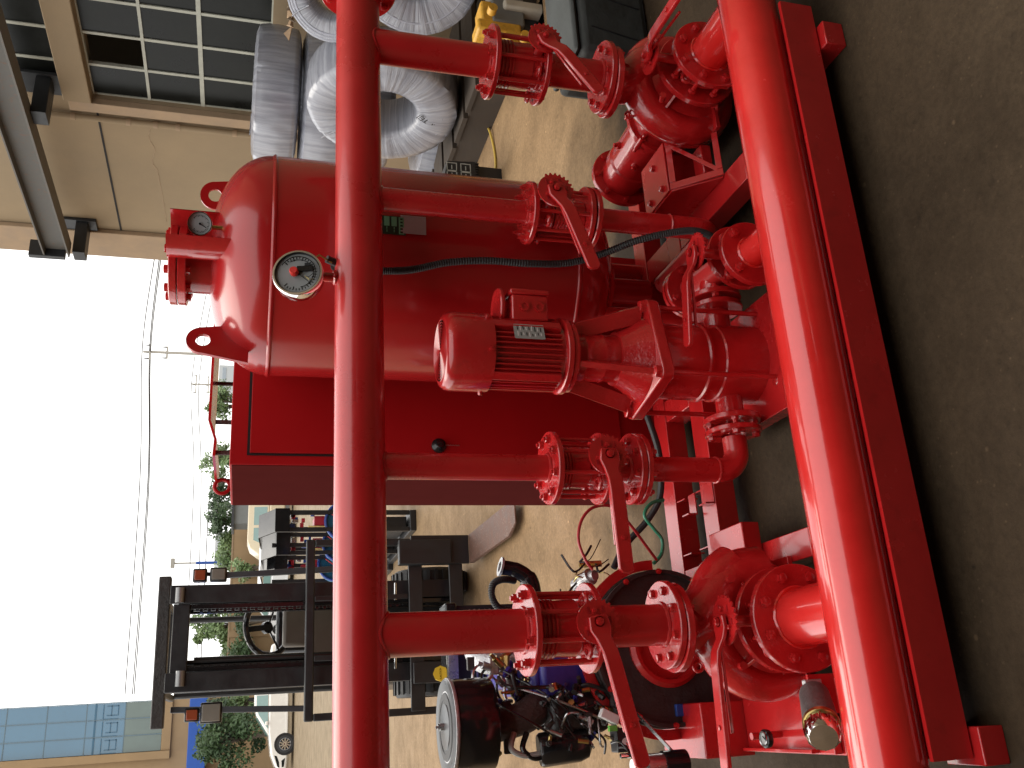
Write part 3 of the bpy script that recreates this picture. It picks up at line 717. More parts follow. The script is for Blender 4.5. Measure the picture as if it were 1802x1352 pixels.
for a in (45, 135, 225, 315):
    a = math.radians(a); M().rod((XT+.33*math.cos(a),YT+.33*math.sin(a),RZ+.001 if False else .001),(XT+.33*math.cos(a),YT+.33*math.sin(a),.64), .035).build("tank_leg", RED, tk)
flange(tk, (XT,YT,.50), (0,0,1), .16, .08, .025, nb=8); M().rod((XT,YT,.25),(XT,YT,.56), .06).build("drain_neck", REDT, tk)
pm = at(352, 468, 3.42); xm, ym = pm.x, pm.y
M().rod((xm,ym,2.12),(xm,ym,2.275), .112, n=48).build("manhole_neck", REDT, tk)
flange(tk, (xm,ym,2.262), (0,0,-1), .163, .11, .03, nb=10, br=.0095)
lid = M().lathe([(0,2.296),(.160,2.296),(.163,2.299),(.163,2.322),(.160,2.325),(0,2.325)], 56, T(xm,ym,0)).build("manhole_lid", REDC, tk)
for i in range(10):
    a = 2*PI*(i+.5)/10; place("bolt", bolt_mesh(.0105,0,0), lid, T(xm+.128*math.cos(a), ym+.128*math.sin(a), 2.325))
def lug(px, py, Y, ang):
    p = at(px, py, Y); pts = []
    n = 14; fr = frame(p, (math.sin(ang),-math.cos(ang),0), (math.cos(ang),math.sin(ang),0))
    outer = [(.062*math.cos(a), .062*math.sin(a)) for a in [PI*i/n for i in range(n+1)]] + [(-.10,-.17),(.085,-.17)]
    inner = [(.028*math.cos(a), .028*math.sin(a)) for a in [2*PI*i/20 for i in range(20)]]
    bm = bmesh.new()
    vo = [bm.verts.new((x,y,0)) for x,y in outer]; vi = [bm.verts.new((x,y,0)) for x,y in inner]
    eo = [bm.edges.new((vo[i],vo[(i+1)%len(vo)])) for i in range(len(vo))]; ei = [bm.edges.new((vi[i],vi[(i+1)%20])) for i in range(20)]
    bmesh.ops.triangle_fill(bm, edges=eo+ei, use_beauty=True)
    r_ = bmesh.ops.extrude_face_region(bm, geom=bm.faces[:]); bmesh.ops.translate(bm, vec=(0,0,.014), verts=[v for v in r_["geom"] if isinstance(v, bmesh.types.BMVert)])
    bmesh.ops.recalc_face_normals(bm, faces=bm.faces)
    me = bpy.data.meshes.new("lifting_lug"); bm.to_mesh(me); bm.free(); me.materials.append(REDT)
    place("lifting_lug", me, tk, fr)
lug(357, 602, 3.42, 0.25); lug(379, 346, 3.62, -.2)
# gauge guard and tank gauge
pg = at(347, 398, 3.17)
M().lathe([(.098,-.125),(.098,.105),(.101,.105),(.101,-.125),(.098,-.125)], 40, T(pg.x,pg.y+.05,pg.z), math.radians(5), math.radians(234)).build("gauge_guard", RED, tk)
def gauge(o, face, R, depth, label, red_knob, parent_stem):
    th = thing("pressure_gauge", label, "gauge", o)
    fr = frame(o, face, (0,0,1) if abs(Vector(face).z) < .9 else (1,0,0))     # local x up-ish
    M().lathe([(0,-depth),(R*.93,-depth),(R*.97,-depth+.006),(R*.97,-.012),(R,-.010),(R,.004),(R*.97,.008),(R*.90,.008),(R*.89,.0),(R*.89,-.009),(0,-.009)], 56, fr).build("gauge_case", CHR, th)
    dl = M().lathe([(0,-.004),(R*.89,-.004),(R*.89,-.008),(0,-.008)], 48, fr).build("dial", DIAL, th)
    for i in range(28):
        a = math.radians(-135+270*i/27)+PI; l = .16 if i % 3 == 0 else .09
        p = (R*.74*math.cos(a), R*.74*math.sin(a)); q = (R*(.74-l)*math.cos(a), R*(.74-l)*math.sin(a))
        M().beam(fr @ Vector((*p,-.0035)), fr @ Vector((*q,-.0035)), R*.035, .0006, fr.to_3x3() @ Vector((0,0,1))).build("tick_mark", BLKG, dl)
    for a, l, w_ in ((2.4,.68,.022),(-2.3,.6,.022)) if red_knob else ((2.6,.6,.05),):
        M().beam(fr @ Vector((-.1*R*math.cos(a),-.1*R*math.sin(a),.0)), fr @ Vector((l*R*math.cos(a),l*R*math.sin(a),.0)), R*w_, .001, fr.to_3x3() @ Vector((0,0,1))).build("needle", BLKG, dl)
    M().lathe([(0,-.003),(R*.09,-.003),(R*.09,.003),(0,.003)], 16, fr).build("hub", BLKG, dl)
    if red_knob:
        M().lathe([(R*.865,-.002),(R*.905,-.002),(R*.905,.0045),(R*.865,.0045),(R*.865,-.002)], 56, fr).build("seal_ring", BLKG, th)
        M().lathe([(0,.004),(R*.17,.004),(R*.17,.022),(R*.14,.026),(0,.026)], 24, fr @ T(R*.12,R*.0,0)).build("setting_knob", mat("knob_red",(.7,.03,.02),.5), th)
        M().lathe([(R*.60,-.003),(R*.62,-.003),(R*.62,-.0015),(R*.60,-.0015),(R*.60,-.003)], 40, fr, math.radians(100), math.radians(300)).build("scale_arc", BLKG, th)
        M().lathe([(R*.70,.003),(R*.73,.003),(R*.73,.005),(R*.70,.005),(R*.70,.003)], 40, fr, math.radians(150), math.radians(330)).build("inner_bow", BLKG, th)
        M().box((-R*.28,-R*.18,.001), (R*.62,R*.22,.008), fr).build("contact_block", BLKG, th)
        M().box((-R*.38,-R*.36,.001), (R*.22,R*.12,.008), fr).build("contact_block", BLK, th)
        for c_, b0, b1 in ((BRASS,(-.30,.16),(-.62,.30)),(RUB,(-.2,.2),(-.66,.02))):
            M().tube([fr @ Vector((R*b0[0],R*b0[1],.003)), fr @ Vector((R*(b0[0]+b1[0])/2,R*(b0[1]+b1[1])/2+.1*R,.005)), fr @ Vector((R*b1[0],R*b1[1],.003))], .0012, 6).build("wire", c_, th)
    return th, fr
pgz = at(352, 394, 3.17)
g2, fr2 = gauge((pgz.x,pgz.y,pgz.z), (-.42,-.9,.05), .045, .025, "small round pressure gauge inside the curved red guard on top of the tank", False, None)
M().rod((pgz.x,pgz.y+.02,pgz.z-.04),(pgz.x,pgz.y+.02,pgz.z-.14), .008).build("stem", BRASS, g2)
pgc = at(524, 481, 2.84)
g1, fr1 = gauge((pgc.x,pgc.y,pgc.z), (.02,-.97,.24), .086, .05, "chromed electric contact gauge with red knob on top of the upper pipe", True, None)
M().rod((gx,YR-.01,ZH+.1255),(gx,YR-.01,ZH+.15), .014).build("stem", BRASS, g1)
M().ext([(.019*math.cos(PI/3*i), .019*math.sin(PI/3*i)) for i in range(6)], ZH+.1505, ZH+.168, T(gx,YR-.01,0)).build("hex_nut", DRED, g1)
M().tube([at(553,456,2.86), at(562,449,2.86), at(572,455,2.87), at(584,463,2.88)], .0035, 6).build("cable_gland", BRASS, g1)
M().rod(at(575,456,2.88), at(598,466,2.9), .014, n=12).build("plug", RUB, g1)
# black corrugated conduit from the gauge behind the header down to the valves
pts = smoothpts([at(590,463,2.9)+Vector((0,.03,0)), at(600,468,3.01), at(640,475,3.04), at(690,477,3.03), at(730,474,3.03), at(790,462,3.02), at(860,459,3.01), at(930,464,3.0), at(1000,463,3.0), at(1060,447,2.96), at(1120,424,2.86), at(1180,410,2.80), at(1225,407,2.79), at(1256,420,2.80), at(1275,450,2.86)], 60)
rs = [.0150 if (i//2) % 2 else .0130 for i in range(len(pts))]
o = M().tube(pts, rs, 10).build("cable_conduit", RUB, None); tag(o, "black corrugated conduit drooping from the round gauge across the front of the tank", "cable")
# tank plates
def plate_on_tank(px0, py0, px1, py1, ma, name, parent):
    cx, cy = (px0+px1)/2, (py0+py1)/2
    p = at(cx, cy, 3.2)
    # hit the tank cylinder
    d = (p-Vector((0,0,CAMH))); A = d.x**2+d.y**2; B = -2*(d.x*XT+d.y*YT); Cc = XT**2+YT**2-(RT+.003)**2
    t = (-B-math.sqrt(max(0,B*B-4*A*Cc)))/(2*A); hit = Vector((0,0,CAMH))+d*t
    n = Vector((hit.x-XT, hit.y-YT, 0)).normalized()
    return hit, n
h0, n0 = plate_on_tank(672, 383, 706, 410, None, None, None)
fr = frame(h0, n0, (0,0,1))
pl = M().box((0,0,.0), (.11,.078,.0015), fr).build("nameplate", DGRN, tk)
for i in range(4):
    M().box((.046-.028*i,-.016 if i < 3 else 0,.0012), (.020,.040 if i < 3 else .072,.001), fr).build("label_field", GRNL, pl)
for i in range(5): M().box((-.038,-.028+.014*i,.0020), (.010,.007,.0006), fr).build("print_mark", DGRN, pl)
for i in range(3):
    for j in range(2): M().box((.046-.028*i,.012+.013*j,.0012), (.003,.010,.0006), fr).build("print_mark", GRNL, pl)
h1, n1 = plate_on_tank(709, 383, 746, 410, None, None, None)
M().box((0,0,.001), (.098,.078,.001), frame(h1, n1, (0,0,1))).build("paper_label", PNK, tk)

# ================================================================== CONTROL CABINET
CY0, CY1, CX0, CX1, CH = 3.98, 4.76, 1.083, 2.25, 2.085
cbt = thing("control_cabinet", "tall dark red steel control cabinet with a door, left of and behind the tank", "cabinet", (1.65,4.35,0))
M().bb((CX0,CY0,.02),(CX1,CY1,CH)).build("cabinet_body", REDCAB, cbt, bev=.004)
M().bb((CX0-.003,CY0+.004,.03),(CX0-.0005,CY1-.004,CH-.01)).build("shaded_side_sheet", mat("cabinet_side_shade",(.090,.017,.016),.7,var=.06,spec=.0), cbt, label="cabinet side sheet, darker maroon for its shade")  # added sheet puts the side's shade into the colour
dz = at(437,800,CY0)
dr = M().bb((dz.x+.006,CY0-.014,.25),(CX1-.05,CY0-.001,dz.z-.006)).build("door", REDCAB, cbt, bev=.002)
M().bb((dz.x-.004,CY0-.0035,dz.z-.005),(CX1-.04,CY0-.0008,dz.z+.006)).bb((dz.x-.004,CY0-.0035,.24),(dz.x+.0055,CY0-.0008,dz.z-.0055)).build("door_gap", DARKP, cbt)
kp = at(772,785,CY0-.02); 
M().lathe([(0,0),(.030,0),(.034,.006),(.034,.014),(.020,.022),(.014,.034),(0,.036)], 24, frame((kp.x,CY0-.0142,kp.z),(0,-1,0))).build("door_lock", BLKG, dr)
ch = M(); 
ch.tube([(kp.x,CY0-.03,kp.z-.03-.006*i) if i % 2 else (kp.x+.003,CY0-.03,kp.z-.03-.006*i) for i in range(12)], .0022, 6); ch.build("key_chain", STEEL, dr)
ey = at(388,856,4.5); M().tube([(ey.x+.035*math.cos(a),4.5+.004,CH+.04+.035*math.sin(a)) for a in [2*PI*i/18 for i in range(18)]], .009, 8, closed=True).build("lifting_eye", REDCAB, cbt)
# little gabled rain hood on posts on top of the cabinet
hood = thing("rain_hood", "small folded red sheet hood on short posts above the cabinet top", "hood", (1.5,4.35,CH))
P_ = [(at(381,560,4.3).x, at(381,560,4.3).z), (at(369,768,4.3).x, at(369,768,4.3).z), (at(379,800,4.3).x, at(379,800,4.3).z), (at(376,828,4.3).x, at(376,828,4.3).z)]
v = []
for yy in (4.05,4.62):
    for (x_, z_) in P_: v.append((x_,yy,z_)); v.append((x_,yy,z_-.012))
f = []
for i in range(3):
    a, b = i*2, i*2+2; f += [(a,b,b+8,a+8),(a+1,a+9,b+9,b+1),(a,a+1,b+1,b),(a+8,b+8,b+9,a+9)]
f += [(0,8,9,1),(6,7,15,14)]
M().add(v, f).build("hood_sheet", RED, hood, smooth=0)
for px in (640, 768, 820):
    q = at(378, px, 4.3)
    for yy in (4.08, 4.58): M().rod((q.x,yy,CH+.001),(q.x,yy,q.z-.008), .011, n=8).build("post", BRN, hood)

# ================================================================== DIESEL ENGINE
en = thing("diesel_engine", "blue and black four cylinder diesel engine behind the left pump", "engine", (.15,3.8,RZ))
EX, EZ = .21, .40
fb = frame((EX,3.42,EZ), (0,-1,0), (1,0,0))
M().lathe([(.285,.0),(.30,.0),(.30,.02),(.285,.02),(.285,-.0),(.275,-.02)], 64, fb).build("housing_rim", CASTB, en)
M().lathe([(.0,-.02),(.285,-.02),(.30,-.02),(.305,-.05),(.305,-.12),(.25,-.16),(.0,-.16)], 64, fb).build("flywheel_housing", CASTB, en)
rr = M().lathe([(.306,-.03),(.345,-.03),(.345,-.045),(.306,-.045),(.306,-.03)], 64, fb, math.radians(0), math.radians(265)); rr.build("red_guard_ring", RED, en, smooth=30)
for i in range(12):
    a = 2*PI*i/12; place("bolt", bolt_mesh(.006,0,0), en, fb @ T(.292*math.cos(a),.292*math.sin(a),.02))
M().lathe([(.0,-.019),(.15,-.019),(.155,.02),(.14,.035),(.125,.035),(.12,.01),(.0,.01)], 48, fb).build("coupling_hub", RED, en)
cs = M().rod((EX,3.03,.29),(EX,3.40,EZ-.05), .035); cs.build("drive_shaft", CASTB, en)
# block
M().bb((.04,3.60,.36),(.40,4.22,.62)).build("engine_block", BLUE, en, bev=.012)
M().bb((.07,3.60,.6205),(.37,4.22,.86)).build("cylinder_head", BLUE, en, bev=.015)
for k in range(6):
    M().bb((.028,3.62+.1*k,.40),(.0395,3.64+.1*k,.84)).build("block_rib", BLUE, en, bev=.003)
M().bb((.02,3.62,.20),(.38,4.18,.359)).build("oil_pan", CASTB, en, bev=.03)
rc = M().bb((.10,3.64,.861),(.33,4.18,.94)).build("rocker_cover", BLUE, en, bev=.02)
# silver intake elbow
M().tube(smoothpts([at(905,1160,3.70), at(870,1165,3.72), at(846,1160,3.78), at(836,1140,3.86), at(838,1115,3.95)], 6), .05, 20).build("intake_manifold", ALU, en)
p = at(868,1172,3.66); M().box(p, (.07,.03,.04)).build("intake_bracket", ALU, en, bev=.006)
M().box(at(842,1168,3.74)+Vector((0,-.03,.04)), (.05,.02,.03)).build("sensor_block", CASTB, en, bev=.003)
# radiator
ra, rb = at(790,1066,4.30), at(790,1206,4.30)
rd = M().bb((rb.x,4.30,.35),(ra.x,4.38,ra.z)).build("radiator", BLK, en, bev=.006)
M().bb((rb.x-.01,4.27,ra.z-.03),(ra.x+.01,4.41,ra.z+.025)).build("radiator_tank", BLKG, en, bev=.01)
for i in range(5):
    M().bb((rb.x+.02,4.292,ra.z-.10-.025*i),(ra.x-.02,4.2995,ra.z-.092-.025*i)).build("radiator_bar", STEEL, rd)
sp = at(790,1178,4.25); M().bb((sp.x-.05,4.262,ra.z-.026),(sp.x+.07,4.2695,ra.z+.02)).build("top_strip", STEEL, en)
bp_ = at(777,1185,4.24); bd = M().lathe([(0,0),(.035,0),(.035,.012),(0,.012)], 8, frame((bp_.x,4.30,ra.z+.05), (.15,-1,.25))).build("radiator_cap", mat("badge_yellow",(.75,.50,.03),.4), en)
text("CAUTION", .011, BLKG, bd, frame(Vector((bp_.x,4.30,ra.z+.05))+Vector((.15,-1,.25)).normalized()*.0125, (.15,-1,.25), (1,.15,0)))
M().rod((bp_.x,4.30,ra.z+.02),(bp_.x,4.315,ra.z+.05), .02).build("filler_neck", BLKG, en)
# air cleaner: flat drum with steel lid
ac = at(790,1279,3.62); R_ = .172
M().lathe([(0,0),(R_*.97,0),(R_,.008),(R_,.135),(R_*.985,.15),(R_*1.01,.155)], 64, T(ac.x,ac.y,ac.z-.16)).build("air_cleaner", BLKG, en)
al = M().lathe([(R_*1.01,-.004),(R_*1.02,.0),(R_*1.02,.010),(R_*.98,.016),(R_*.75,.013),(R_*.73,.009),(R_*.5,.011),(R_*.48,.017),(R_*.25,.020),(0,.022)], 64, T(ac.x,ac.y,ac.z)).build("air_cleaner_lid", mat("lid_grey",(.10,.105,.11),.3,metal=.3,var=.1), en)
M().lathe([(R_*1.005,-.006),(R_*1.03,.0),(R_*1.03,.008),(R_*1.0,.012)], 64, T(ac.x,ac.y,ac.z)).build("lid_rim", ALU, al)
M().lathe([(R_*.55,.0125),(R_*.57,.0165),(R_*.70,.0165),(R_*.72,.0135)], 48, T(ac.x,ac.y,ac.z)).build("lid_ring", BLK, al)
M().rod((ac.x,ac.y,ac.z+.02),(ac.x,ac.y,ac.z+.035), .015).rod((ac.x,ac.y,ac.z+.03),(ac.x,ac.y,ac.z+.052), .005).ext([(.012*math.cos(PI/3*i), .012*math.sin(PI/3*i)) for i in range(6)], ac.z+.035, ac.z+.043, T(ac.x,ac.y,0)).build("wing_nut", STEEL, al)
# brown exhaust manifold and its riser
M().tube(smoothpts([at(1000,1205,3.60), at(965,1215,3.58), at(945,1245,3.56), at(915,1265,3.56), at(872,1278,3.60), at(858,1280,3.62)], 6), [.055]*12+[.062]*6+[.060]*13, 22).build("exhaust_manifold", BRN, en)
for k in range(4):
    q = at(905+18*k, 1215, 3.66); M().tube(smoothpts([q+Vector((.07,.04,0)), q, q+Vector((-.05,-.03,-.04))], 5), .024, 12).build("exhaust_port", BRN, en)
M().lathe([(.055,0),(.068,0),(.068,.02),(.055,.02),(.055,0)], 28, frame(at(868,1279,3.61), (0,0,1))).build("hose_clamp", STEEL, en)
q = at(893,1280,3.57); M().box(q, (.19,.02,.035)).build("clamp_bar", CASTB, en, bev=.004)
M().rod(at(880,1325,3.55), at(868,1338,3.52), .009).build("drain_tap", BRASS, en)
# fuel lines arching over the head
for k in range(5):
    c_ = at(872+14*k, 1205+6*k, 3.66)
    M().tube(smoothpts([c_+Vector((.10,.06,-.02)), c_+Vector((.07,.03,.07)), c_+Vector((0,0,.085)), c_+Vector((-.07,-.03,.02)), c_+Vector((-.10,-.05,-.12))], 7), .0055, 8).build("fuel_line", BLKG if k % 2 else STEEL, en)
    M().rod(c_+Vector((.09,.02,-.05)), c_+Vector((.09,.02,.01)), .013, n=6).build("injector", BRASS if k % 2 else STEEL, en)
for px, py in ((945,1195),(990,1200),(905,1218),(985,1232),(1010,1215)):
    q = at(px, py, 3.57); M().rod(q, q+Vector((0,-.008,.04)), .008, n=6).rod(q+Vector((0,-.008,.04)), q+Vector((0,-.01,.055)), .005).build("fitting", BRASS, en)
# black pump housings on the front side
ip = at(1010,1255,3.55)
M().box(ip, (.15,.16,.24)).build("injection_pump", OILB, en, bev=.03)
M().lathe([(0,0),(.04,0),(.045,.01),(.03,.02),(0,.022)], 20, frame(ip+Vector((-.01,-.081,.02)), (0,-1,0))).build("pump_cover", OILB, en)
for k in range(26):
    q = ip+Vector((random.uniform(-.11,.11), random.uniform(-.12,-.07), random.uniform(-.15,.16))); d = Vector((random.uniform(-1,1), random.uniform(-1,.2), random.uniform(-1,1))).normalized()
    M().rod(q, q+d*random.uniform(.02,.045), random.uniform(.006,.014), n=7).build("fitting", [STEEL,OILB,BLKG,OILB,BRASS][k % 5], en)
for k in range(7):
    q = ip+Vector((random.uniform(-.1,.06), -.09, random.uniform(-.1,.15))); e_ = q+Vector((random.uniform(-.12,.1), random.uniform(-.05,.05), random.uniform(-.12,.12)))
    M().tube(smoothpts([q, (q+e_)/2+Vector((random.uniform(-.05,.05),-.05,random.uniform(-.04,.06))), e_], 8), .0045, 7).build("pipe", [BLKG,STEEL,RUB][k % 3], en)
q = at(985,1318,3.55); M().lathe([(0,0),(.055,0),(.062,.01),(.065,.15),(.055,.185),(.03,.20),(0,.203)], 36, frame(q+Vector((0,-.02,.09)), (.1,-.15,-1))).build("oil_filter", BLKG, en)
for k in range(2):
    M().tube(smoothpts([at(905+22*k,1290,3.52), at(900+20*k,1318,3.5), at(925+14*k,1330+4*k,3.5), at(960,1322+6*k,3.5), at(980,1300,3.52)], 7), .011, 10).build("clear_hose", GREYL if k == 0 else BLKG, en)
M().box(at(990,1190,3.54), (.16,.10,.20)).build("blue_cover", BLUE, en, bev=.02)
M().box(at(945,1195,3.56), (.14,.08,.06)).build("blue_cover", BLUE, en, bev=.02)
rn = random.Random(5)
for k in range(70):
    px, py, Y_ = [(rn.uniform(870,1000), rn.uniform(1185,1260), 3.60), (rn.uniform(960,1085), rn.uniform(1215,1312), 3.46), (rn.uniform(860,960), rn.uniform(1145,1200), 3.62)][k % 3]
    q = at(px, py, Y_+rn.uniform(-.04,.06)); d = Vector((rn.uniform(-1,1), rn.uniform(-.6,.3), rn.uniform(-.4,1))).normalized(); l_ = rn.uniform(.02,.055); r_ = rn.uniform(.006,.016)
    mm = M().rod(q, q+d*l_, r_, n=6 if k % 2 else 12).rod(q+d*l_*.99, q+d*l_*1.5, r_*.6, n=8)
    mm.build("fitting", [STEEL,OILB,ALU,BRASS,CASTB,BLUE,STEEL][k % 7], en)
for k in range(9):
    a_ = at(rn.uniform(860,1000), rn.uniform(1180,1250), 3.55); b_ = at(rn.uniform(900,1090), rn.uniform(1200,1310), 3.44)
    c_ = (a_+b_)/2+Vector((rn.uniform(-.07,.07),-.05,rn.uniform(-.02,.10)))
    M().tube(smoothpts([a_, c_, b_], 9), rn.uniform(.003,.008), 7).build("hose", [BLKG,RUB,STEEL,BLKG][k % 4], en)
# black water outlet elbow with bright flanged mouth
M().tube(smoothpts([at(884,999,3.95), at(905,1003,3.95), at(928,1018,3.95), at(936,1045,3.95), at(930,1075,3.98)], 7), [.033]*7+[.036]*7+[.042]*7+[.046]*8, 24).build("water_outlet", BLKG, en)
wm = frame(at(883,998,3.95), at(884,998,3.95)-at(905,1003,3.95)); M().lathe([(.024,0),(.043,0),(.043,.010),(.024,.010),(.024,0)], 28, wm).build("outlet_flange", ALU, en); M().lathe([(0,.001),(.024,.001),(.024,.0),(0,0)], 20, wm @ T(0,0,.0)).build("outlet_mouth", DARKP, en)
pts = smoothpts([at(905,1075,3.85), at(878,1070,3.82), at(866,1050,3.8), at(868,1028,3.8), at(885,1020,3.82), at(905,1022,3.86)], 26)
M().tube(pts, [.016 if (i//2) % 2 else .0135 for i in range(len(pts))], 10).build("corrugated_hose", RUB, en)
M().tube(smoothpts([at(940,1060,3.9), at(955,1075,3.85), at(985,1070,3.8), at(1010,1055,3.7), at(1015,1045,3.6)], 6), .02, 12).build("water_hose", RUB, en)
# starter solenoid and wiring behind the left drop line
ss = at(1040,1014,3.50); M().rod(ss, ss+Vector((-.03,.08,.035)), .034, n=20).rod(ss+Vector((0,-.02,-.01)), ss, .022).build("solenoid", ALU, en)
M().rod(ss+Vector((.05,0,-.05)), ss+Vector((.05,.02,.04)), .013, n=8).build("connector", BRASS, en)
for k in range(12):
    q = ss+Vector((random.uniform(-.04,.06), random.uniform(-.04,.02), random.uniform(-.05,.06)))
    e_ = q+Vector((random.uniform(-.10,.10), random.uniform(-.04,.06), random.uniform(-.10,.09)))
    M().tube(smoothpts([q, (q+e_)/2+Vector((random.uniform(-.06,.06),-.03,random.uniform(.0,.08))), e_], 8), random.uniform(.002,.0055), 6).build("wire", [BLKG,RUB,BRASS,RUB][k % 4], en)
# control box, white connector, starter motor
cb2 = at(1098,1302,3.42); M().box(cb2, (.085,.07,.085)).build("relay_box", BLK, en, bev=.005)
M().lathe([(0,0),(.014,0),(.014,.001),(0,.001)], 20, frame(cb2+Vector((-.005,-.0355,.0)), (0,-1,0)) @ Matrix.Diagonal((1,1.6,1,1))).build("oval_label", WHT, en)
wc = at(1072,1261,3.36); M().box((0,0,0), (.034,.03,.075), frame(wc, (.5,0,1))).build("white_connector", WHT, en, bev=.004)
M().box(at(1078,1282,3.36), (.02,.02,.03)).build("green_connector", mat("green_plastic",(.15,.5,.08),.5), en)
pts = smoothpts([cb2+Vector((0,0,-.04)), at(1122,1315,3.40), at(1138,1335,3.38), at(1160,1352,3.35)], 24)
M().tube(pts, [.019 if (i//2) % 2 else .016 for i in range(len(pts))], 10).build("corrugated_hose", RUB, en)
st = at(1180,1344,3.30); 
M().rod(st+Vector((0,0,-.06)), st+Vector((0,0,.03)), .046, n=28).build("starter_motor", BLKG, en)
M().rod(st+Vector((0,0,.0305)), st+Vector((0,0,.10)), .040, n=28).build("starter_case", STEEL, en)
M().rod(st+Vector((0,0,.1005)), st+Vector((0,0,.15)), .026, n=20).rod(st+Vector((.04,-.02,.12)), st+Vector((.04,-.02,.20)), .009).build("starter_nose", CHR, en)
for k in range(5):
    q = at(1075+14*k, 1308+8*(k % 2), 3.38); e_ = st+Vector((-.02+.02*k,-.03,.13))
    M().tube(smoothpts([q, (q+e_)/2+Vector((.05-.02*k,-.05,.03)), e_], 8), .0035, 6).build("wire", [BLKG,RUB,mat("red_wire",(.5,.02,.02),.4)][k % 3], en)
M().beam(at(1120,1255,3.35), at(1190,1330,3.30), .02, .004).build("earth_strap", STEEL, en)
M().box(at(1195,1250,3.42), (.045,.03,.035)).build("terminal_block", BLUE2, en, bev=.004)

# cables over the skid
def cable(pts, r, ma, name, label, k=10):
    o = M().tube(smoothpts(pts, k), r, 10).build(name, ma, None); tag(o, label, "cable"); return o
cable([at(868+175,1003,3.3), at(1030,985,3.3), at(1018,950,3.3), at(1024,915,3.3), at(1045,893,3.3), at(1080,893,3.3), at(1110,925,3.3), at(1140,965,3.35), at(1155,985,3.4)], .006, mat("red_cable",(.38,.02,.03),.4), "battery_cable", "thin dark red battery cable looping up behind the left lever valves")
cable([at(1168,880,3.45), at(1150,884,3.45), at(1138,895,3.45), at(1135,910,3.45), at(1150,930,3.45), at(1165,950,3.45), at(1164,975,3.45), at(1150,992,3.45)], .0075, mat("green_cable",(.02,.22,.12),.35), "earth_cable", "thin green cable curling beside the inner skid rails")
cable([at(1080,1000,3.6), at(1100,960,3.6), at(1140,915,3.55), at(1162,870,3.5), at(1160,800,3.45), at(1142,740,3.4), at(1125,700,3.4)], .014, RUB, "power_cable", "thick black cable running from the vertical pump across to the engine")

# ================================================================== FUEL TANK BOX at left end
ft = thing("fuel_tank", "low red box fuel tank at the skid's left end with round level gauge", "tank", (-.06,2.95,RZ))
M().bb((-.20,3.26,RZ+.001),(-.005,3.62,.36)).build("tank_body", RED, ft, bev=.006)
M().bb((-.185,2.715,RZ+.001),(.06,3.255,RZ+.03)).build("base_tray", RED, ft, bev=.003)
M().bb((-.182,2.80,RZ+.031),(-.170,3.25,RZ+.06)).build("edge_flange", RED, ft, bev=.002)
M().rod((-.125,3.02,RZ+.03),(-.125,3.02,.30), .012).build("gauge_pipe", RED, ft)
gp = atz(1348,1300,.312)
M().lathe([(0,.0),(.028,.0),(.030,.004),(.030,.018),(.024,.022),(.021,.019)], 12, T(gp.x,gp.y,.3005)).build("gauge_ring", BLKG, ft)
lv = M().lathe([(0,.0),(.021,.0),(.021,.0012),(0,.0012)], 28, T(gp.x,gp.y,.3185)).build("level_dial", DIAL, ft)
M().beam((gp.x+.008,gp.y+.006,.3205),(gp.x-.006,gp.y-.014,.3205), .004, .001).box((gp.x,gp.y-.011,.3203),(.018,.006,.0008)).build("needle", BLKG, lv)
M().lathe([(.020,.0),(.024,.0),(.024,.004),(.020,.004),(.020,0)], 28, T(gp.x,gp.y,.3205)).build("chrome_bezel", CHR, ft)
# filter with chromed bowl on a grey housing
fp = thing("fuel_filter", "grey cast housing with a shiny chromed bowl beside the lower pipe at the left end", "filter", atz(1430,1275,.30))
a_, b_ = at(1436,1222,2.62), at(1445,1272,2.50); ax = (b_-a_).normalized()
M().rod(a_+Vector((.0,.01,0)), b_, .046, .052, n=32).build("filter_head", mat("dull_cast",(.20,.20,.20),.45,metal=.6,var=.2,nscale=30,bump=.3), fp, bev=.003)
q = b_+ax*.002; M().rod(q, q+ax*.014, .054, n=36).build("brass_ring", BRASS, fp)
fc = frame(q+ax*.015, ax); M().lathe([(.048,0),(.050,.004),(.050,.03),(.048,.05),(.040,.062),(.0,.066)], 40, fc).build("filter_bowl", CHR, fp)
for k in range(12):
    a = 2*PI*k/12; M().rod(fc @ Vector((.050*math.cos(a),.050*math.sin(a),.012)), fc @ Vector((.047*math.cos(a),.047*math.sin(a),.048)), .004, n=8).build("bowl_rib", CHR, fp)
M().box(a_+Vector((.02,.02,-.005)), (.05,.02,.06)).build("filter_bracket", ALU, fp, bev=.003)
M().bb((a_.x-.06,a_.y+.03,RZ+.001),(a_.x+.06,a_.y+.04,a_.z)).build("mounting_bracket", RED, fp)

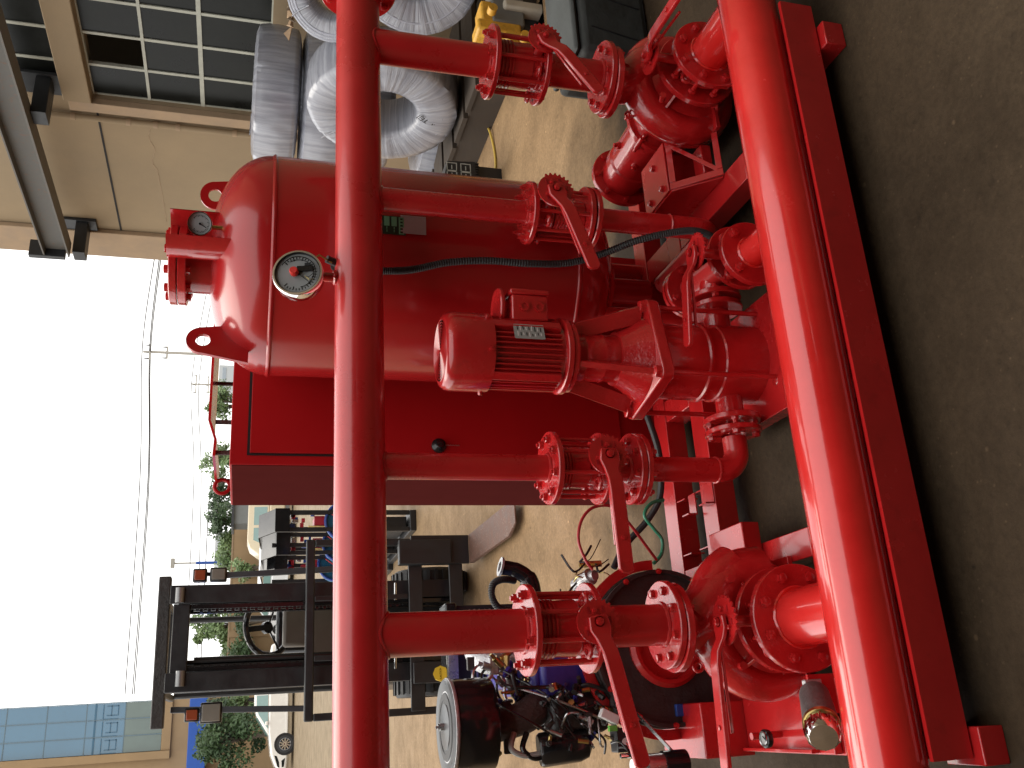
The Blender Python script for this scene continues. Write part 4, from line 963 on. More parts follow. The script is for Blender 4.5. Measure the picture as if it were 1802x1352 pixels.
# ================================================================== FORKLIFT
FY = 8.1
fk = thing("forklift", "dark parked forklift facing the camera with its forks lowered, beyond the cabinet", "forklift", (at(500,1120,FY).x, 8.6, 0))
def fbox(px0, py0, px1, py1, Y0, Y1, name, ma, bev=.006, parent=None):
    a, b = at(px0, py0, Y0), at(px1, py1, Y0); cx0, cx1 = sorted((a.x, b.x)); cz0, cz1 = sorted((a.z, b.z))
    return M().bb((cx0, Y0, max(cz0,.0)), (cx1, Y1, cz1)).build(name, ma, parent or fk, bev=bev)
fr_x0, fr_x1 = at(500,1209,FY).x, at(500,1026,FY).x
zt = at(300,1040,FY).z
for xa, nm in ((fr_x0, 0), (fr_x1-.15, 1)):
    M().bb((xa,FY,.12),(xa+.15,FY+.02,zt)).bb((xa if nm == 0 else xa+.13,FY+.021,.12),(xa+.02 if nm == 0 else xa+.15,FY+.14,zt)).build("outer_mast_channel", BLK, fk, bev=.004)
    M().bb((xa+(.155 if nm == 0 else -.045),FY+.03,.15),(xa+(.195 if nm == 0 else -.005),FY+.13,zt-.03)).build("inner_mast_channel", BLKG, fk, bev=.004)
M().bb((fr_x0+.15,FY+.02,zt-.16),(fr_x1-.15,FY+.10,zt-.03)).build("mast_crosshead", BLK, fk, bev=.006)
a, b = at(288,1003,FY-.05), at(276,1283,FY-.05)
M().beam((a.x,FY+.35,a.z+.01),(b.x,FY+.35,b.z+.03), .12, .10).build("guard_front_bar", CASTB, fk, bev=.01)
for py in (1158, 1166, 1176):
    q = at(500,py,FY+.1); M().rod((q.x,FY+.10,.4),(q.x,FY+.10,zt-.12), .014, n=8).build("mast_hose", RUB, fk)
q = at(500,1076,FY+.1)
for k, py in enumerate((1072,1174)):
    q = at(400,py,FY+.06); cc = M()
    n = 60
    for i in range(n):
        z0 = .5+(zt-.7)*i/n; cc.box((q.x+(.006 if i % 2 else -.006),FY+.06,z0+.015),(.03,.02,.024))
    cc.build("lift_chain", BLKG, fk); fk.children[-1]["kind"] = "stuff" if False else "part"
    del fk.children[-1]["kind"]
for py in (1068, 1160):
    q = at(420,py,FY+.12); M().rod((q.x,FY+.12,.2),(q.x,FY+.12,at(340,py,FY).z), .03, n=16).build("lift_cylinder", BLKG, fk)
for py in (1068, 1172):
    q = at(400,py,FY+.15); M().bb((q.x-.05,FY+.15,.2),(q.x+.05,FY+.20,zt-.06)).build("inner_upright", BLKG, fk, bev=.004)
for k, py in enumerate((1048,1195)):
    q = at(312,py,FY); M().rod((q.x-.06,FY-.012,q.z-.02),(q.x+.06,FY-.012,q.z-.02), .035, n=16).build("roller", mat("worn_roller",(.25,.25,.25),.4,metal=.5), fk)
# load backrest and carriage
CYF = FY-.16
tl, br_ = at(537,1271,CYF), at(800,947,CYF)
x0, x1, zz0, zz1 = tl.x, br_.x, at(800,1100,CYF).z, at(537,1100,CYF).z
M().bb((x0,CYF,zz1-.075),(x1,CYF+.04,zz1)).build("backrest_top", BLK, fk, bev=.012)
for xx in (x0, x1-.06): M().bb((xx,CYF,zz0),(xx+.06,CYF+.04,zz1-.076)).build("backrest_side", BLK, fk, bev=.008)
for t_ in (.33, .66): M().bb((x0+(x1-x0)*t_-.02,CYF,zz0+.4),(x0+(x1-x0)*t_+.02,CYF+.03,zz1-.076)).build("backrest_bar", BLK, fk, bev=.004)
for z_ in (.16, .52): M().bb((x0+.03,CYF-.03,z_),(x1-.03,CYF-.001,z_+.12)).build("carriage_bar", BLK, fk, bev=.006)
fbox(702,950,795,992, CYF-.12, CYF-.035, "fork_shank", BLK, .008); 
fx = at(870,930,CYF).x
for fx0, fx1 in ((1.27,1.52),(.28,.45)):
    v = [(fx0,FY-.22,.055),(fx1,FY-.22,.055),(fx1,FY-.22,.10),(fx0,FY-.22,.10),(fx0,6.66,.055),(fx1,6.66,.055),(fx1,6.66,.085),(fx0,6.66,.085),(fx0+.07,6.48,.060),(fx1-.045,6.48,.060),(fx1-.045,6.48,.072),(fx0+.07,6.48,.072)]
    f = [(0,1,2,3),(0,4,5,1),(1,5,6,2),(2,6,7,3),(3,7,4,0),(4,8,9,5),(5,9,10,6),(6,10,11,7),(7,11,8,4),(8,11,10,9)]
    M().add(v, f).build("fork_blade", mat("worn_fork",(.125,.062,.042),.6,metal=.0,var=.35,nscale=18,wear=.6,wearcol=(.35,.30,.28)), fk, bev=.003, smooth=0)
    M().bb((fx0,FY-.225,.101),(fx1,FY-.19,.62)).build("fork_heel", BLK, fk, bev=.005)
for py0, py1 in ((1026,1056),(1155,1177)):
    q0, q1 = at(696,py0,CYF+.02), at(696,py1,CYF+.02); M().rod((q0.x,CYF+.02,q0.z),(q1.x,CYF+.02,q1.z), .012, n=10).build("piston_rod", CHR, fk)
# body, dash, seat, wheel, overhead guard
BODY = mat("forklift_body",(.085,.068,.052),.5,var=.15,nscale=5)
xm_ = (fr_x0+fr_x1)/2
M().bb((fr_x0+.03,FY+.55,.35),(fr_x1-.03,FY+.75,at(545,1100,FY+.6).z)).build("dash_panel", BODY, fk, bev=.03)
M().bb((fr_x0+.0,FY+.76,.30),(fr_x1-.0,FY+2.3,.98)).build("engine_hood", BODY, fk, bev=.05)
M().bb((xm_-.25,FY+1.2,.981),(xm_+.25,FY+1.7,1.12)).build("seat", RUB, fk, bev=.05)
M().add([(xm_-.24,FY+1.62,1.121),(xm_+.24,FY+1.62,1.121),(xm_+.20,FY+1.78,1.55),(xm_-.20,FY+1.78,1.55),(xm_-.24,FY+1.74,1.121),(xm_+.24,FY+1.74,1.121),(xm_+.20,FY+1.88,1.55),(xm_-.20,FY+1.88,1.55)],[(0,1,2,3),(7,6,5,4),(0,4,5,1),(1,5,6,2),(2,6,7,3),(3,7,4,0)]).build("seat_back", RUB, fk, bev=.03)
M().bb((at(480,1150,FY+.95).x,FY+.95,.8),(at(480,1066,FY+.95).x,FY+1.1,at(486,1100,FY+.95).z)).build("console", BLKG, fk, bev=.03)
sw = at(472,1104,FY+.75); swf = frame(sw, (-.05,.80,.62))
wh = M().tube([swf @ Vector((.25*math.cos(a),.25*math.sin(a),0)) for a in [2*PI*i/36 for i in range(36)]], .028, 10, closed=True).build("steering_wheel", BLKG, fk)
for a in (.4, 2.6, 4.6): M().beam(swf @ Vector((.03*math.cos(a),.03*math.sin(a),0)), swf @ Vector((.24*math.cos(a),.24*math.sin(a),0)), .05, .014).build("spoke", BLKG, wh)
M().rod(swf @ Vector((0,0,-.0)), swf @ Vector((0,0,.04)), .055, n=20).build("hub", BLKG, wh)
cl_ = at(515,1098,FY+.62); M().bb((cl_.x-.20,FY+.58,at(545,1100,FY+.6).z+.001),(cl_.x+.16,FY+.74,at(498,1100,FY+.6).z)).build("steering_column", BODY, fk, bev=.03)
M().rod((cl_.x+.28,FY+.60,at(545,1100,FY+.6).z),(cl_.x+.28,FY+.60,at(520,1100,FY+.6).z+.08), .022, n=10).build("lever_knob", BODY, fk)
q = at(590,1064,FY+.54); st_ = M().box((q.x,FY+.548,q.z-.0),(.09,.002,.075)).build("sticker", GREYL, fk)
for i in range(4): M().box((q.x,FY+.5462,q.z+.024-.016*i),(.07,.001,.005)).build("print_line", BLK, st_)
gz = at(285,1100,FY+.4).z-.02
M().beam(at(378,1014,FY+.45), at(600,1001,FY+.45), .05, .05).build("guard_post", mat("guard_grey",(.06,.065,.075),.4), fk, bev=.006)
pl_ = at(378,1248,FY+.45); M().beam(at(300,1250,FY+.45), at(535,1247,FY+.45), .065, .05).build("guard_post", mat("guard_grey",(.06,.065,.075),.4), fk, bev=.006)
for yy in (FY+2.2,):
    for xx in (fr_x0+.05, fr_x1-.05): M().rod((xx,yy,.9),(xx,yy,gz), .03, n=10).build("guard_post", BLK, fk)
M().bb((fr_x0,FY+.40,gz),(fr_x0+.06,FY+2.25,gz+.06)).build("guard_rail", BLK, fk, bev=.01); M().bb((fr_x1-.06,FY+.40,gz),(fr_x1,FY+2.25,gz+.06)).build("guard_rail", BLK, fk, bev=.01)
for i in range(6): M().bb((fr_x0+.07,FY+.6+.28*i,gz+.01),(fr_x1-.07,FY+.64+.28*i,gz+.05)).build("guard_bar", BLK, fk)
def lamp(px0, py0, px1, py1, Y, ma, nm):
    a, b = at(px0, py0, Y), at(px1, py1, Y); c_ = (a+b)/2; w_, h_ = abs(a.x-b.x), abs(a.z-b.z)
    M().box((c_.x,Y+.03,c_.z),(w_+.02,.08,h_+.02)).build(nm+"_housing", BLKG, fk, bev=.012)
    M().box((c_.x,Y-.014,c_.z),(w_-.01,.012,h_-.01)).build(nm, ma, fk, bev=.01)
for (pa, pb_) in (((345,1010),(398,1012)),((330,1252),(388,1250))):
    M().beam(at(*pa, FY+.5), at(*pb_, FY+.5), .05, .03).build("lamp_bracket", BLK, fk)
lamp(342,1003,362,1022, FY+.42, AMB, "turn_lamp"); lamp(372,1001,397,1021, FY+.42, LENS, "headlamp")
lamp(327,1249,348,1268, FY+.42, AMB, "turn_lamp"); lamp(355,1239,388,1270, FY+.42, LENS, "headlamp")
def tyre(c_, R, w_, parent, spokes=True, rimma=None):
    f_ = frame(c_, (1,0,0))
    t = M().lathe([(R*.62,-w_/2),(R*.93,-w_/2),(R,-w_*.36),(R,w_*.36),(R*.93,w_/2),(R*.62,w_/2),(R*.62,-w_/2)], 40, f_).build("tyre", RUB, parent)
    M().lathe([(0,-w_*.35),(R*.6,-w_*.35),(R*.62,-w_*.47),(R*.62,w_*.47),(R*.6,w_*.35),(0,w_*.35)], 32, f_).build("rim", rimma or BODY, parent)
    for k in range(30):
        a = 2*PI*k/30
        M().box((R+.006,0,0),(.014,.03,w_*.8), f_ @ Matrix.Rotation(a,4,'Z')).build("tread_block", RUB, t)
for xx in (fr_x0-.02, fr_x1+.02): tyre((xx,FY+.42,.34), .34, .22, fk)
for xx in (fr_x0+.1, fr_x1-.1): tyre((xx,FY+2.0,.25), .25, .16, fk)
M().bb((fr_x0+.16,FY+.35,.22),(fr_x1-.16,FY+.54,.9)).build("front_frame", BLK, fk, bev=.01)

# ================================================================== PUMP SETS in black frames
def genset(px0, px1, pxtop, Y, label):
    a, b = at(pxtop, px0, Y), at(pxtop, px1, Y); xr, xl = a.x, b.x; zt_ = a.z; w_ = xr-xl
    th = thing("framed_pump_set", label, "pump set", ((xl+xr)/2, Y+.5, 0), "framed engine pump sets standing in a row")
    for xx in (xl, xr-.05):
        for yy in (Y, Y+1.0): M().bb((xx,yy,.08),(xx+.05,yy+.05,zt_-.16)).build("frame_post", BLK, th)
    M().bb((xl,Y-.02,.0),(xr,Y+1.07,.079)).build("frame_base", BLK, th, bev=.01)
    v = [(xl-.01,Y-.05,zt_-.17),(xr+.01,Y-.05,zt_-.17),(xr+.01,Y+.35,zt_+.02),(xl-.01,Y+.35,zt_+.02),(xl-.01,Y+1.1,zt_-.02),(xr+.01,Y+1.1,zt_-.02)]
    v += [(p[0],p[1],p[2]-.02) for p in v]
    M().add(v, [(0,1,2,3),(3,2,5,4),(6,9,8,7),(9,10,11,8),(0,6,7,1),(4,5,11,10),(0,3,9,6),(3,4,10,9),(1,7,8,2),(2,8,11,5)]).build("hood", BLKG, th, smooth=0)
    M().bb((xl-.01,Y-.06,zt_-.33),(xr+.01,Y-.052,zt_-.16)).build("hood_front", BLKG, th)
    c_ = (xl+xr)/2
    M().bb((xl+.07,Y+.15,.45),(xr-.07,Y+.8,.95)).build("engine_block", BLUE2, th, bev=.03)
    M().bb((c_-w_*.16,Y+.08,zt_-.75),(c_+w_*.30,Y+.35,zt_-.62)).build("rocker_cover", mat("engine_red",(.5,.03,.05),.35), th, bev=.01)
    M().bb((c_-w_*.20,Y+.08,zt_-.86),(c_-w_*.165,Y+.35,zt_-.55)).build("bracket", BRASS, th, bev=.01)
    M().lathe([(.22,-.02),(.25,-.02),(.25,.05),(.0,.06)], 32, frame((c_,Y+.10,zt_-1.0),(0,-1,0))).build("fan_shroud", mat("teal_blue",(.01,.10,.18),.35), th)
    M().tube([(c_+.23*math.cos(a),Y+.03,zt_-.98+.23*math.sin(a)) for a in [PI*i/12 for i in range(13)]], .018, 8).build("blue_pipe", BLUE2, th)
    for k in range(8):
        q = Vector((c_+random.uniform(-.35,.35)*w_, Y+.08, zt_-random.uniform(.36,.62))); M().box(q, (random.uniform(.03,.09),.06,random.uniform(.03,.09))).build("engine_part", [BLUE2,mat("engine_red",(.5,.03,.05),.35),STEEL][k % 3], th, bev=.006)
    M().tube(smoothpts([(c_+.1,Y+.02,zt_-.8),(c_-.05,Y-.02,zt_-1.0),(c_-.12,Y+.02,zt_-1.2)], 8), .008, 6).build("hose", mat("red_wire",(.5,.02,.02),.4), th)
    M().bb((xl+.06,Y+.1,.1),(xr-.06,Y+.9,.44)).build("battery_tray", BLK, th, bev=.01)
genset(898, 936, 460, 11.0, "nearest black framed pump set with blue engine, right beside the red cabinet")
genset(938, 977, 464, 12.0, "middle black framed pump set with blue engine and red cover")
genset(979, 1008, 462, 12.9, "farthest black framed pump set with blue engine, beside the forklift")
q = atz(700,925,.10)
M().lathe([(0,-.03),(.08,-.03),(.09,-.02),(.09,.02),(.08,.03),(0,.03)], 24, frame((q.x,q.y,.09),(1,0,0))).build("trolley_wheel", RUB, None, label="black rubber castor wheel on the floor left of the cabinet foot", cat="wheel")

# ================================================================== YARD: cars, wall, building, poles
def car(x, y, rz, ma, label, scale=1.0, van=False):
    th = thing("parked_car" if not van else "parked_minibus", label, "car" if not van else "van", (x,y,0)); th.rotation_euler = (0,0,rz)
    mx = T(x,y,0) @ Matrix.Rotation(rz,4,'Z') @ Matrix.Scale(scale,4); WM[th] = T(x,y,0) @ Matrix.Rotation(rz,4,'Z')
    # profile in (x along length, z); front at +x
    if van: body = [(-2.5,.35),(-2.5,1.0),(-2.42,1.05),(2.2,1.05),(2.45,.85),(2.5,.35)]; roof = [(-2.42,1.051),(-2.38,1.75),(-2.1,1.98),(1.2,1.98),(1.55,1.85),(2.15,1.051)]
    else: body = [(-2.25,.32),(-2.3,.62),(-2.22,.90),(-1.6,.96),(.95,.93),(1.75,.82),(2.15,.66),(2.27,.48),(2.22,.25),(1.9,.22),(-2.0,.22)]; roof = [(-1.75,.955),(-1.15,1.36),(-.6,1.46),(.0,1.455),(.35,1.36),(1.05,.925)]
    fr_ = mx @ frame((0,0,0), (0,-1,0), (1,0,0))
    hw = .86
    m_ = M(); m_.ext(body, -hw, hw, fr_); m_.build("body", ma, th, bev=.07, smooth=60)
    n = len(roof); v = []
    for s_ in (-1,1):
        for (px_,pz_) in roof:
            t_ = (pz_-.93)/.55 if not van else (pz_-1.05)/.95; v.append(mx @ Vector((px_, s_*(hw-.03-.16*max(0,t_)), pz_)))
    m_ = M().add(v, [tuple(range(n))[::-1], tuple(range(n,2*n))]+[(i,(i+1)%n,n+(i+1)%n,n+i) for i in range(n)]); m_.build("cabin_roof", ma, th, bev=.04, smooth=60)
    # windows slightly proud of the cabin
    def side(poly, s_):
        out = []
        for (px_,pz_) in poly:
            t_ = (pz_-.93)/.55 if not van else (pz_-1.05)/.95; out.append(mx @ Vector((px_, s_*(hw-.03-.16*max(0,t_)+.012), pz_)))
        k = len(poly); inn = [p - (mx.to_3x3() @ Vector((0,s_*.01,0))) for p in out]
        M().add(out+inn, [tuple(range(k)), tuple(range(k,2*k))[::-1]]+[(i,(i+1)%k,k+(i+1)%k,k+i) for i in range(k)]).build("side_window", GLSD, th, smooth=0)
    for s_ in (-1,1):
        if van:
            for x0_ in (-2.2,-1.25,-.3,.65): side([(x0_,1.15),(x0_+.82,1.15),(x0_+(.82 if x0_ < .5 else .55),1.72),(x0_,1.72)], s_)
        else:
            side([(-1.45,.97),(-.45,.97),(-.45,1.37),(-.72,1.37),(-1.13,1.27)], s_); side([(-.38,.97),(.82,.95),(.30,1.29),(.05,1.37),(-.38,1.38)], s_)
            M().bb((-.43,s_*hw*.92,.97),(-.40,s_*hw*.95,1.38), mx) 
            M().box((.62,s_*(hw+.06),1.0),(.14,.13,.10), mx).build("mirror", ma, th, bev=.03)
            M().box((-.55,s_*(hw+.004),.80),(.16,.012,.025), mx).box if False else None
        for x0_ in ((-.42,) if not van else (.55,)):
            M().box((x0_-.2,s_*(hw+.012),.80),(.16,.014,.028), mx).build("door_handle", CHR, th)
            M().box((x0_,s_*(hw+.001),.62),(.012,.006,.56), mx).build("door_gap", DARKP, th)
    if not van:
        M().add([mx @ Vector(p) for p in [(1.03,-.72,.95),(1.03,.72,.95),(.38,.60,1.365),(.38,-.60,1.365),(1.045,-.72,.965),(1.045,.72,.965),(.395,.60,1.38),(.395,-.60,1.38)]],[(0,1,2,3),(4,7,6,5),(0,4,5,1),(1,5,6,2),(2,6,7,3),(3,7,4,0)]).build("windscreen", GLSD, th, smooth=0)
        for s_ in (-1,1):
            M().ext([(1.75,.70),(2.14,.58),(2.20,.50),(1.98,.52),(1.78,.60)], hw-.10 if s_ > 0 else -hw-.008, hw+.008 if s_ > 0 else -hw+.10, fr_).build("headlight", GLSK, th, bev=.01)
            M().ext([(1.85,.30),(2.16,.34),(2.18,.42),(1.95,.44)], hw-.06 if s_ > 0 else -hw-.006, hw+.006 if s_ > 0 else -hw+.06, fr_).build("fog_lamp", GLSK, th, bev=.01)
            M().bb((-1.0,s_*hw-.01 if s_ > 0 else s_*hw-.012,.24),(1.0,s_*hw+.012 if s_ > 0 else s_*hw+.01,.31), mx).build("sill_trim", ma, th, bev=.006)
    for wx in (-1.38, 1.38):
        for s_ in (-1,1):
            c_ = mx @ Vector((wx, s_*(hw-.10), .32)); f_ = frame(c_, mx.to_3x3() @ Vector((0,s_,0)), mx.to_3x3() @ Vector((1,0,0)))
            M().lathe([(0,.080),(.40,.080),(.40,.111),(.0,.111)], 32, f_).build("wheel_arch", DARKP, th)
            M().lathe([(.21,.0),(.30,.0),(.32,.03),(.32,.10),(.305,.125),(.225,.128),(.21,.11),(.21,.0)], 36, f_).build("tyre", RUB, th)
            rm = M().lathe([(0,.06),(.205,.06),(.222,.12),(.212,.131),(.205,.12),(.19,.08),(0,.075)], 36, f_).build("rim", ALU, th)
            for k in range(10):
                a = 2*PI*k/10; M().beam(f_ @ Vector((.03*math.cos(a),.03*math.sin(a),.115)), f_ @ Vector((.20*math.cos(a),.20*math.sin(a),.118)), .035, .02, f_.to_3x3() @ Vector((0,0,1))).build("spoke", CHR, rm)
            M().lathe([(0,.10),(.045,.10),(.045,.13),(0,.132)], 20, f_).build("hub_cap", CHR, rm)
pc = atz(515,1300,0)
car(pc.x+1.22, pc.y, PI+.03, PAINTW, "silver white sedan parked outside, nose to the left, behind the forklift", 1.02)
car(at(460,1046,44).x, 44, PI-.9, mat("white_car",(.75,.76,.77),.2,var=.02,coat=.6), "white car seen between the forklift mast channels, behind the steering wheel")
car(at(460,985,40).x, 41, PI-1.1, mat("white_car",(.75,.76,.77),.2,var=.02,coat=.6), "white car with pale windscreen just right of the forklift mast")
q = at(460,925,42); car(q.x+.6, 43, PI, CREAM, "cream minibus with side windows parked behind the black framed pump sets", 1.0, van=True)
wy = 50
yw = M().bb((-2.0,wy,0),(34,wy+.25,2.68)).build("boundary_wall", TAN, None, label="long tan plastered boundary wall at the far side of the yard", cat="wall")
M().bb((-2.0,wy-.04,2.681),(34,wy+.29,2.76)).build("coping", TAND, yw)
for i in range(12): M().bb((-1.5+3*i,wy-.05,0),(-1.2+3*i,wy-.001,2.68)).build("pier", TAN, yw)
gb = thing("guard_booth", "small grey flat panelled hut standing beside the boundary wall", "hut", (at(440,908,47).x,47,0))
a, b = at(413,893,47), at(460,925,47); M().bb((b.x,46.5,0),(a.x+1.0,48,a.z)).build("hut_wall", mat("grey_panel",(.16,.165,.16),.6), gb); M().bb((b.x-.2,46.3,a.z+.001),(a.x+1.2,48.2,a.z+.12)).build("hut_roof", BLK, gb)
# building with blue glass at the left
BY = 47.0
c0, c1 = at(285,1232,BY), at(300,1320,BY); xr_, xl_ = c0.x, c1.x; zb = at(287,1260,BY).z
bd = thing("office_building", "tan office building with a tall strip of blue curtain glass at the far left", "building", (xl_-4,BY+4,0))
M().bb((xl_-14,BY,0),(xl_-.001,BY+10,16)).build("wall", TAN, bd)
M().bb((xl_,BY,0),(xr_+.6,BY+8,zb-.4)).build("lower_wall", TAN, bd)
M().bb((xl_,BY+.3,zb-.399),(xr_-.02,BY+8,16)).build("glass_core", GLSK, bd)
M().bb((xl_,BY-.15,zb-.4),(xr_+.1,BY+.28,zb)).build("sill_band", TAN, bd, bev=.02)
M().bb((xl_-.35,BY-.25,zb-.4),(xl_-.002,BY-.002,16)).build("pilaster", TAN, bd, bev=.02)
nx = 3; pw = (xr_-xl_)/nx; ph = 1.62
k = 0; z = zb
while z < 15:
    for i in range(nx):
        tl_ = random.uniform(-.006,.006)
        M().bb((xl_+pw*i+.02,BY+.02+tl_,z+.02),(xl_+pw*(i+1)-.02,BY+.06+tl_,z+ph-.02)).build("pane", GLSG if k == 0 else GLSB, bd)
    M().bb((xl_,BY+.0,z+ph-.018),(xr_,BY+.05,z+ph+.018)).build("mullion", mat("mullion_grey",(.10,.16,.20),.4), bd)
    z += ph; k += 1
for i in range(1, nx+1): M().bb((xl_+pw*i-.018,BY-.012,zb),(xl_+pw*i+.018,BY-.001,15.5)).build("mullion", mat("mullion_grey",(.10,.16,.20),.4), bd)
for i in range(3):          # strokes painting a sign's reflection on the glass
    cx_ = xl_+pw*(i+.5); zs = at(196,1260,BY).z
    for (u0,v0,u1,v1) in ((-.35,.32,.30,.36),(-.35,-.30,-.31,.32),(-.2,-.02,.25,.02),(-.2,-.25,-.16,.2),(.2,-.3,.24,.2),(-.2,-.3,.25,-.26),(-.4,.62,.35,.70)):
        M().bb((cx_+u0,BY+.002,zs+v0),(cx_+u1,BY+.012,zs+v1)).build("sign_reflection_stroke", mat("sign_reflection_blue",(.03,.10,.17),.4), bd)
e0, e1 = at(331,1290,BY-1.2), at(363,1290,BY-1.2); xe = at(345,1229,BY-1.2).x
M().bb((xl_-14,BY-1.2,e1.z),(xe,BY-.16,e0.z)).build("canopy_band", BBAND, bd, bev=.02)
for xx in (xe-.2, xe-4.5): M().bb((xx-.12,BY-1.15,0),(xx+.1,BY-.95,e1.z-.001)).build("canopy_post", BLK, bd)
M().bb((xl_-6,BY-.02,0),(xl_-1.5,BY-.003,e1.z-.2)).build("doorway", DARKP, bd)
# far town blocks
for i, (px, py, w_, lab) in enumerate(((378,965,9,"pale distant tower block above the trees, right of the blue lamp pole"),(392,1125,14,"hazy distant flat block seen through the mast"),(385,665,8,"pale distant block behind the second power pole"))):
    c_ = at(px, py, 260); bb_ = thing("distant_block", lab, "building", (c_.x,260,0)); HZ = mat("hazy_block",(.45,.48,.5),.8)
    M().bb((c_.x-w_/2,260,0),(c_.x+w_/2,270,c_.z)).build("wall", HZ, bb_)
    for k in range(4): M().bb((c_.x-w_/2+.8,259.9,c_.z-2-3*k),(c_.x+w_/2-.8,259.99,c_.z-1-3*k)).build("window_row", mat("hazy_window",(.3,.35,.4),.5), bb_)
# poles and wires
def pole(px, py, Y, label, arms, r=.14, ma=POLE, name="power_pole", cat="pole"):
    t = at(px, py, Y); th = thing(name, label, cat, (t.x,Y,0))
    M().rod((t.x,Y,0),(t.x,Y,t.z), r, r*.6, 12).build("pole_shaft", ma, th)
    for (dz, w_) in arms:
        M().bb((t.x-w_,Y-.05,t.z-dz),(t.x+w_,Y+.05,t.z-dz+.12)).build("cross_arm", ma, th)
        for s_ in (-1, -.1, 1): M().rod((t.x+s_*w_*.9,Y,t.z-dz+.121),(t.x+s_*w_*.9,Y,t.z-dz+.42), .06, .03, 8).build("insulator", CASTB, th)
    return t
p1 = pole(252, 619, 62, "tall concrete power pole in the yard left of the tank, nearest", ((.5,.55),(1.6,.45)))
p2 = pole(336, 676, 100, "more distant shorter looking power pole behind the rain hood", ((.6,1.1),(1.9,1.0)))
pb = at(402,990,58); pt = at(304,990,58); th = thing("lamp_pole", "slim pole painted blue below and white above by the boundary wall", "pole", (pb.x,58,0))
pmid = at(345,990,58)
M().rod((pb.x,58,0),(pb.x,58,pmid.z), .09, n=8).build("blue_shaft", BBAND, th); M().rod((pb.x,58,pmid.z),(pb.x,58,pt.z), .05, n=8).build("white_shaft", POLE, th)
M().box((pb.x,58,pt.z),(.55,.3,.22)).build("lamp_head", POLE, th)
wires = [((274,440,48),(250,618,62),(246,850,66),(220,1222,72)), ((282,440,48),(263,618,62),(260,850,66),(233,1222,72)), ((285,440,48),(265,620,62),(262,855,66),(236,1222,72)),
         ((372,470,80),(337,676,100),(341,850,102),(322,1210,106)), ((382,470,80),(350,676,100),(354,850,102),(345,1210,106)),
         ((392,830,85),(371,855,86),(362,990,88),(352,1200,92))]
for i, wl_ in enumerate(wires):
    th = M().tube(smoothpts([at(*p_) for p_ in wl_], 8), .036 if i < 3 else .045, 6).build("overhead_wire", CASTB, None)
    tag(th, ["upper outer overhead wire strung from the nearest power pole","second overhead wire strung from the nearest power pole","third overhead wire close under the second one","upper overhead wire on the more distant power pole","lower overhead wire on the more distant power pole","low overhead wire crossing above the tree tops"][i], "wire", "overhead wires")
# wires' fixing on the workshop wall corner
# ------------------------------------------------ trees
def leafmat(name, c0, c1):
    m = bpy.data.materials.new(name); m.use_nodes = True; n = m.node_tree; b = n.nodes["Principled BSDF"]
    tc = n.nodes.new("ShaderNodeTexCoord"); z_ = n.nodes.new("ShaderNodeTexNoise"); z_.inputs["Scale"].default_value = 1.1; z_.inputs["Detail"].default_value = 5
    n.links.new(tc.outputs["Object"], z_.inputs["Vector"]); r_ = n.nodes.new("ShaderNodeValToRGB")
    r_.color_ramp.elements[0].position = .35; r_.color_ramp.elements[0].color = (*c0,1); r_.color_ramp.elements[1].position = .65; r_.color_ramp.elements[1].color = (*c1,1)
    n.links.new(z_.outputs[0], r_.inputs[0]); n.links.new(r_.outputs[0], b.inputs["Base Color"]); b.inputs["Roughness"].default_value = .6
    b.inputs["Transmission Weight"].default_value = 0; b.inputs["Subsurface Weight"].default_value = 0; return m
LF1 = leafmat("leaf_light", (.08,.14,.045), (.20,.28,.11)); LF2 = leafmat("leaf_dark", (.018,.045,.014), (.055,.10,.03))
BARK = mat("bark", (.10,.08,.06), .9, var=.3, nscale=3)
def tree(px, py, Y, rad, ht, ma, label, n=1500, leaf=.16, name="leafy_tree", group="trees along the far wall", flat=1.0, dens=7):
    c_ = at(px, py, Y); th = thing(name, label, "tree", (c_.x,Y,0), group)
    tk_ = M().tube(smoothpts([(c_.x,Y,0),(c_.x+.1,Y,c_.z*.4),(c_.x-.05,Y,c_.z*.8),(c_.x,Y,c_.z)], 4), [.16-.01*i for i in range(13)], 8).build("trunk", BARK, th)
    rnd = random.Random(px*7+py); cl = []
    for k in range(dens+9):
        d = Vector((rnd.gauss(0,1),rnd.gauss(0,1),rnd.gauss(0,1))).normalized()*rnd.uniform(.25,.95)
        cl.append((c_+Vector((d.x*rad,d.y*rad,d.z*ht)), rnd.uniform(.22,.46)*rad))
    lb = M()
    for p_, r_ in cl[:8]: lb.tube([Vector((c_.x,Y,c_.z*.6)), (Vector((c_.x,Y,c_.z))+p_)/2, p_], [.06,.04,.015], 5)
    lb.build("limbs", BARK, th)
    L_ = M()
    for i in range(n):
        p_, r_ = cl[rnd.randrange(len(cl))]; d = Vector((rnd.gauss(0,1),rnd.gauss(0,1),rnd.gauss(0,1))).normalized()*r_*rnd.random()**.4
        q_ = p_+d; s_ = leaf*rnd.uniform(.6,1.3); u_ = Vector((rnd.gauss(0,1),rnd.gauss(0,1),rnd.gauss(0,1))).normalized(); w2 = u_.orthogonal().normalized()*s_*.45; u_ = u_*s_*.8
        b_ = len(L_.v); L_.v += [q_-u_, q_+w2, q_+u_, q_-w2]; L_.f.append((b_,b_+1,b_+2,b_+3))
    L_.build("crown", ma, th, smooth=0)
tree(385,1105,56,1.25,1.5,LF1,"light green tree over the far wall seen through the forklift mast",2200,.17)
tree(415,1125,57,1.6,.9,LF1,"low green crown over the wall just left of the tree seen through the mast",1500,.17)
tree(428,1095,49,.75,.5,LF2,"small round shrub in front of the far wall seen through the mast",900,.11)
tree(426,1155,49,1.1,.6,LF2,"dark shrub in front of the far wall beside the mast's left channel",1300,.12)
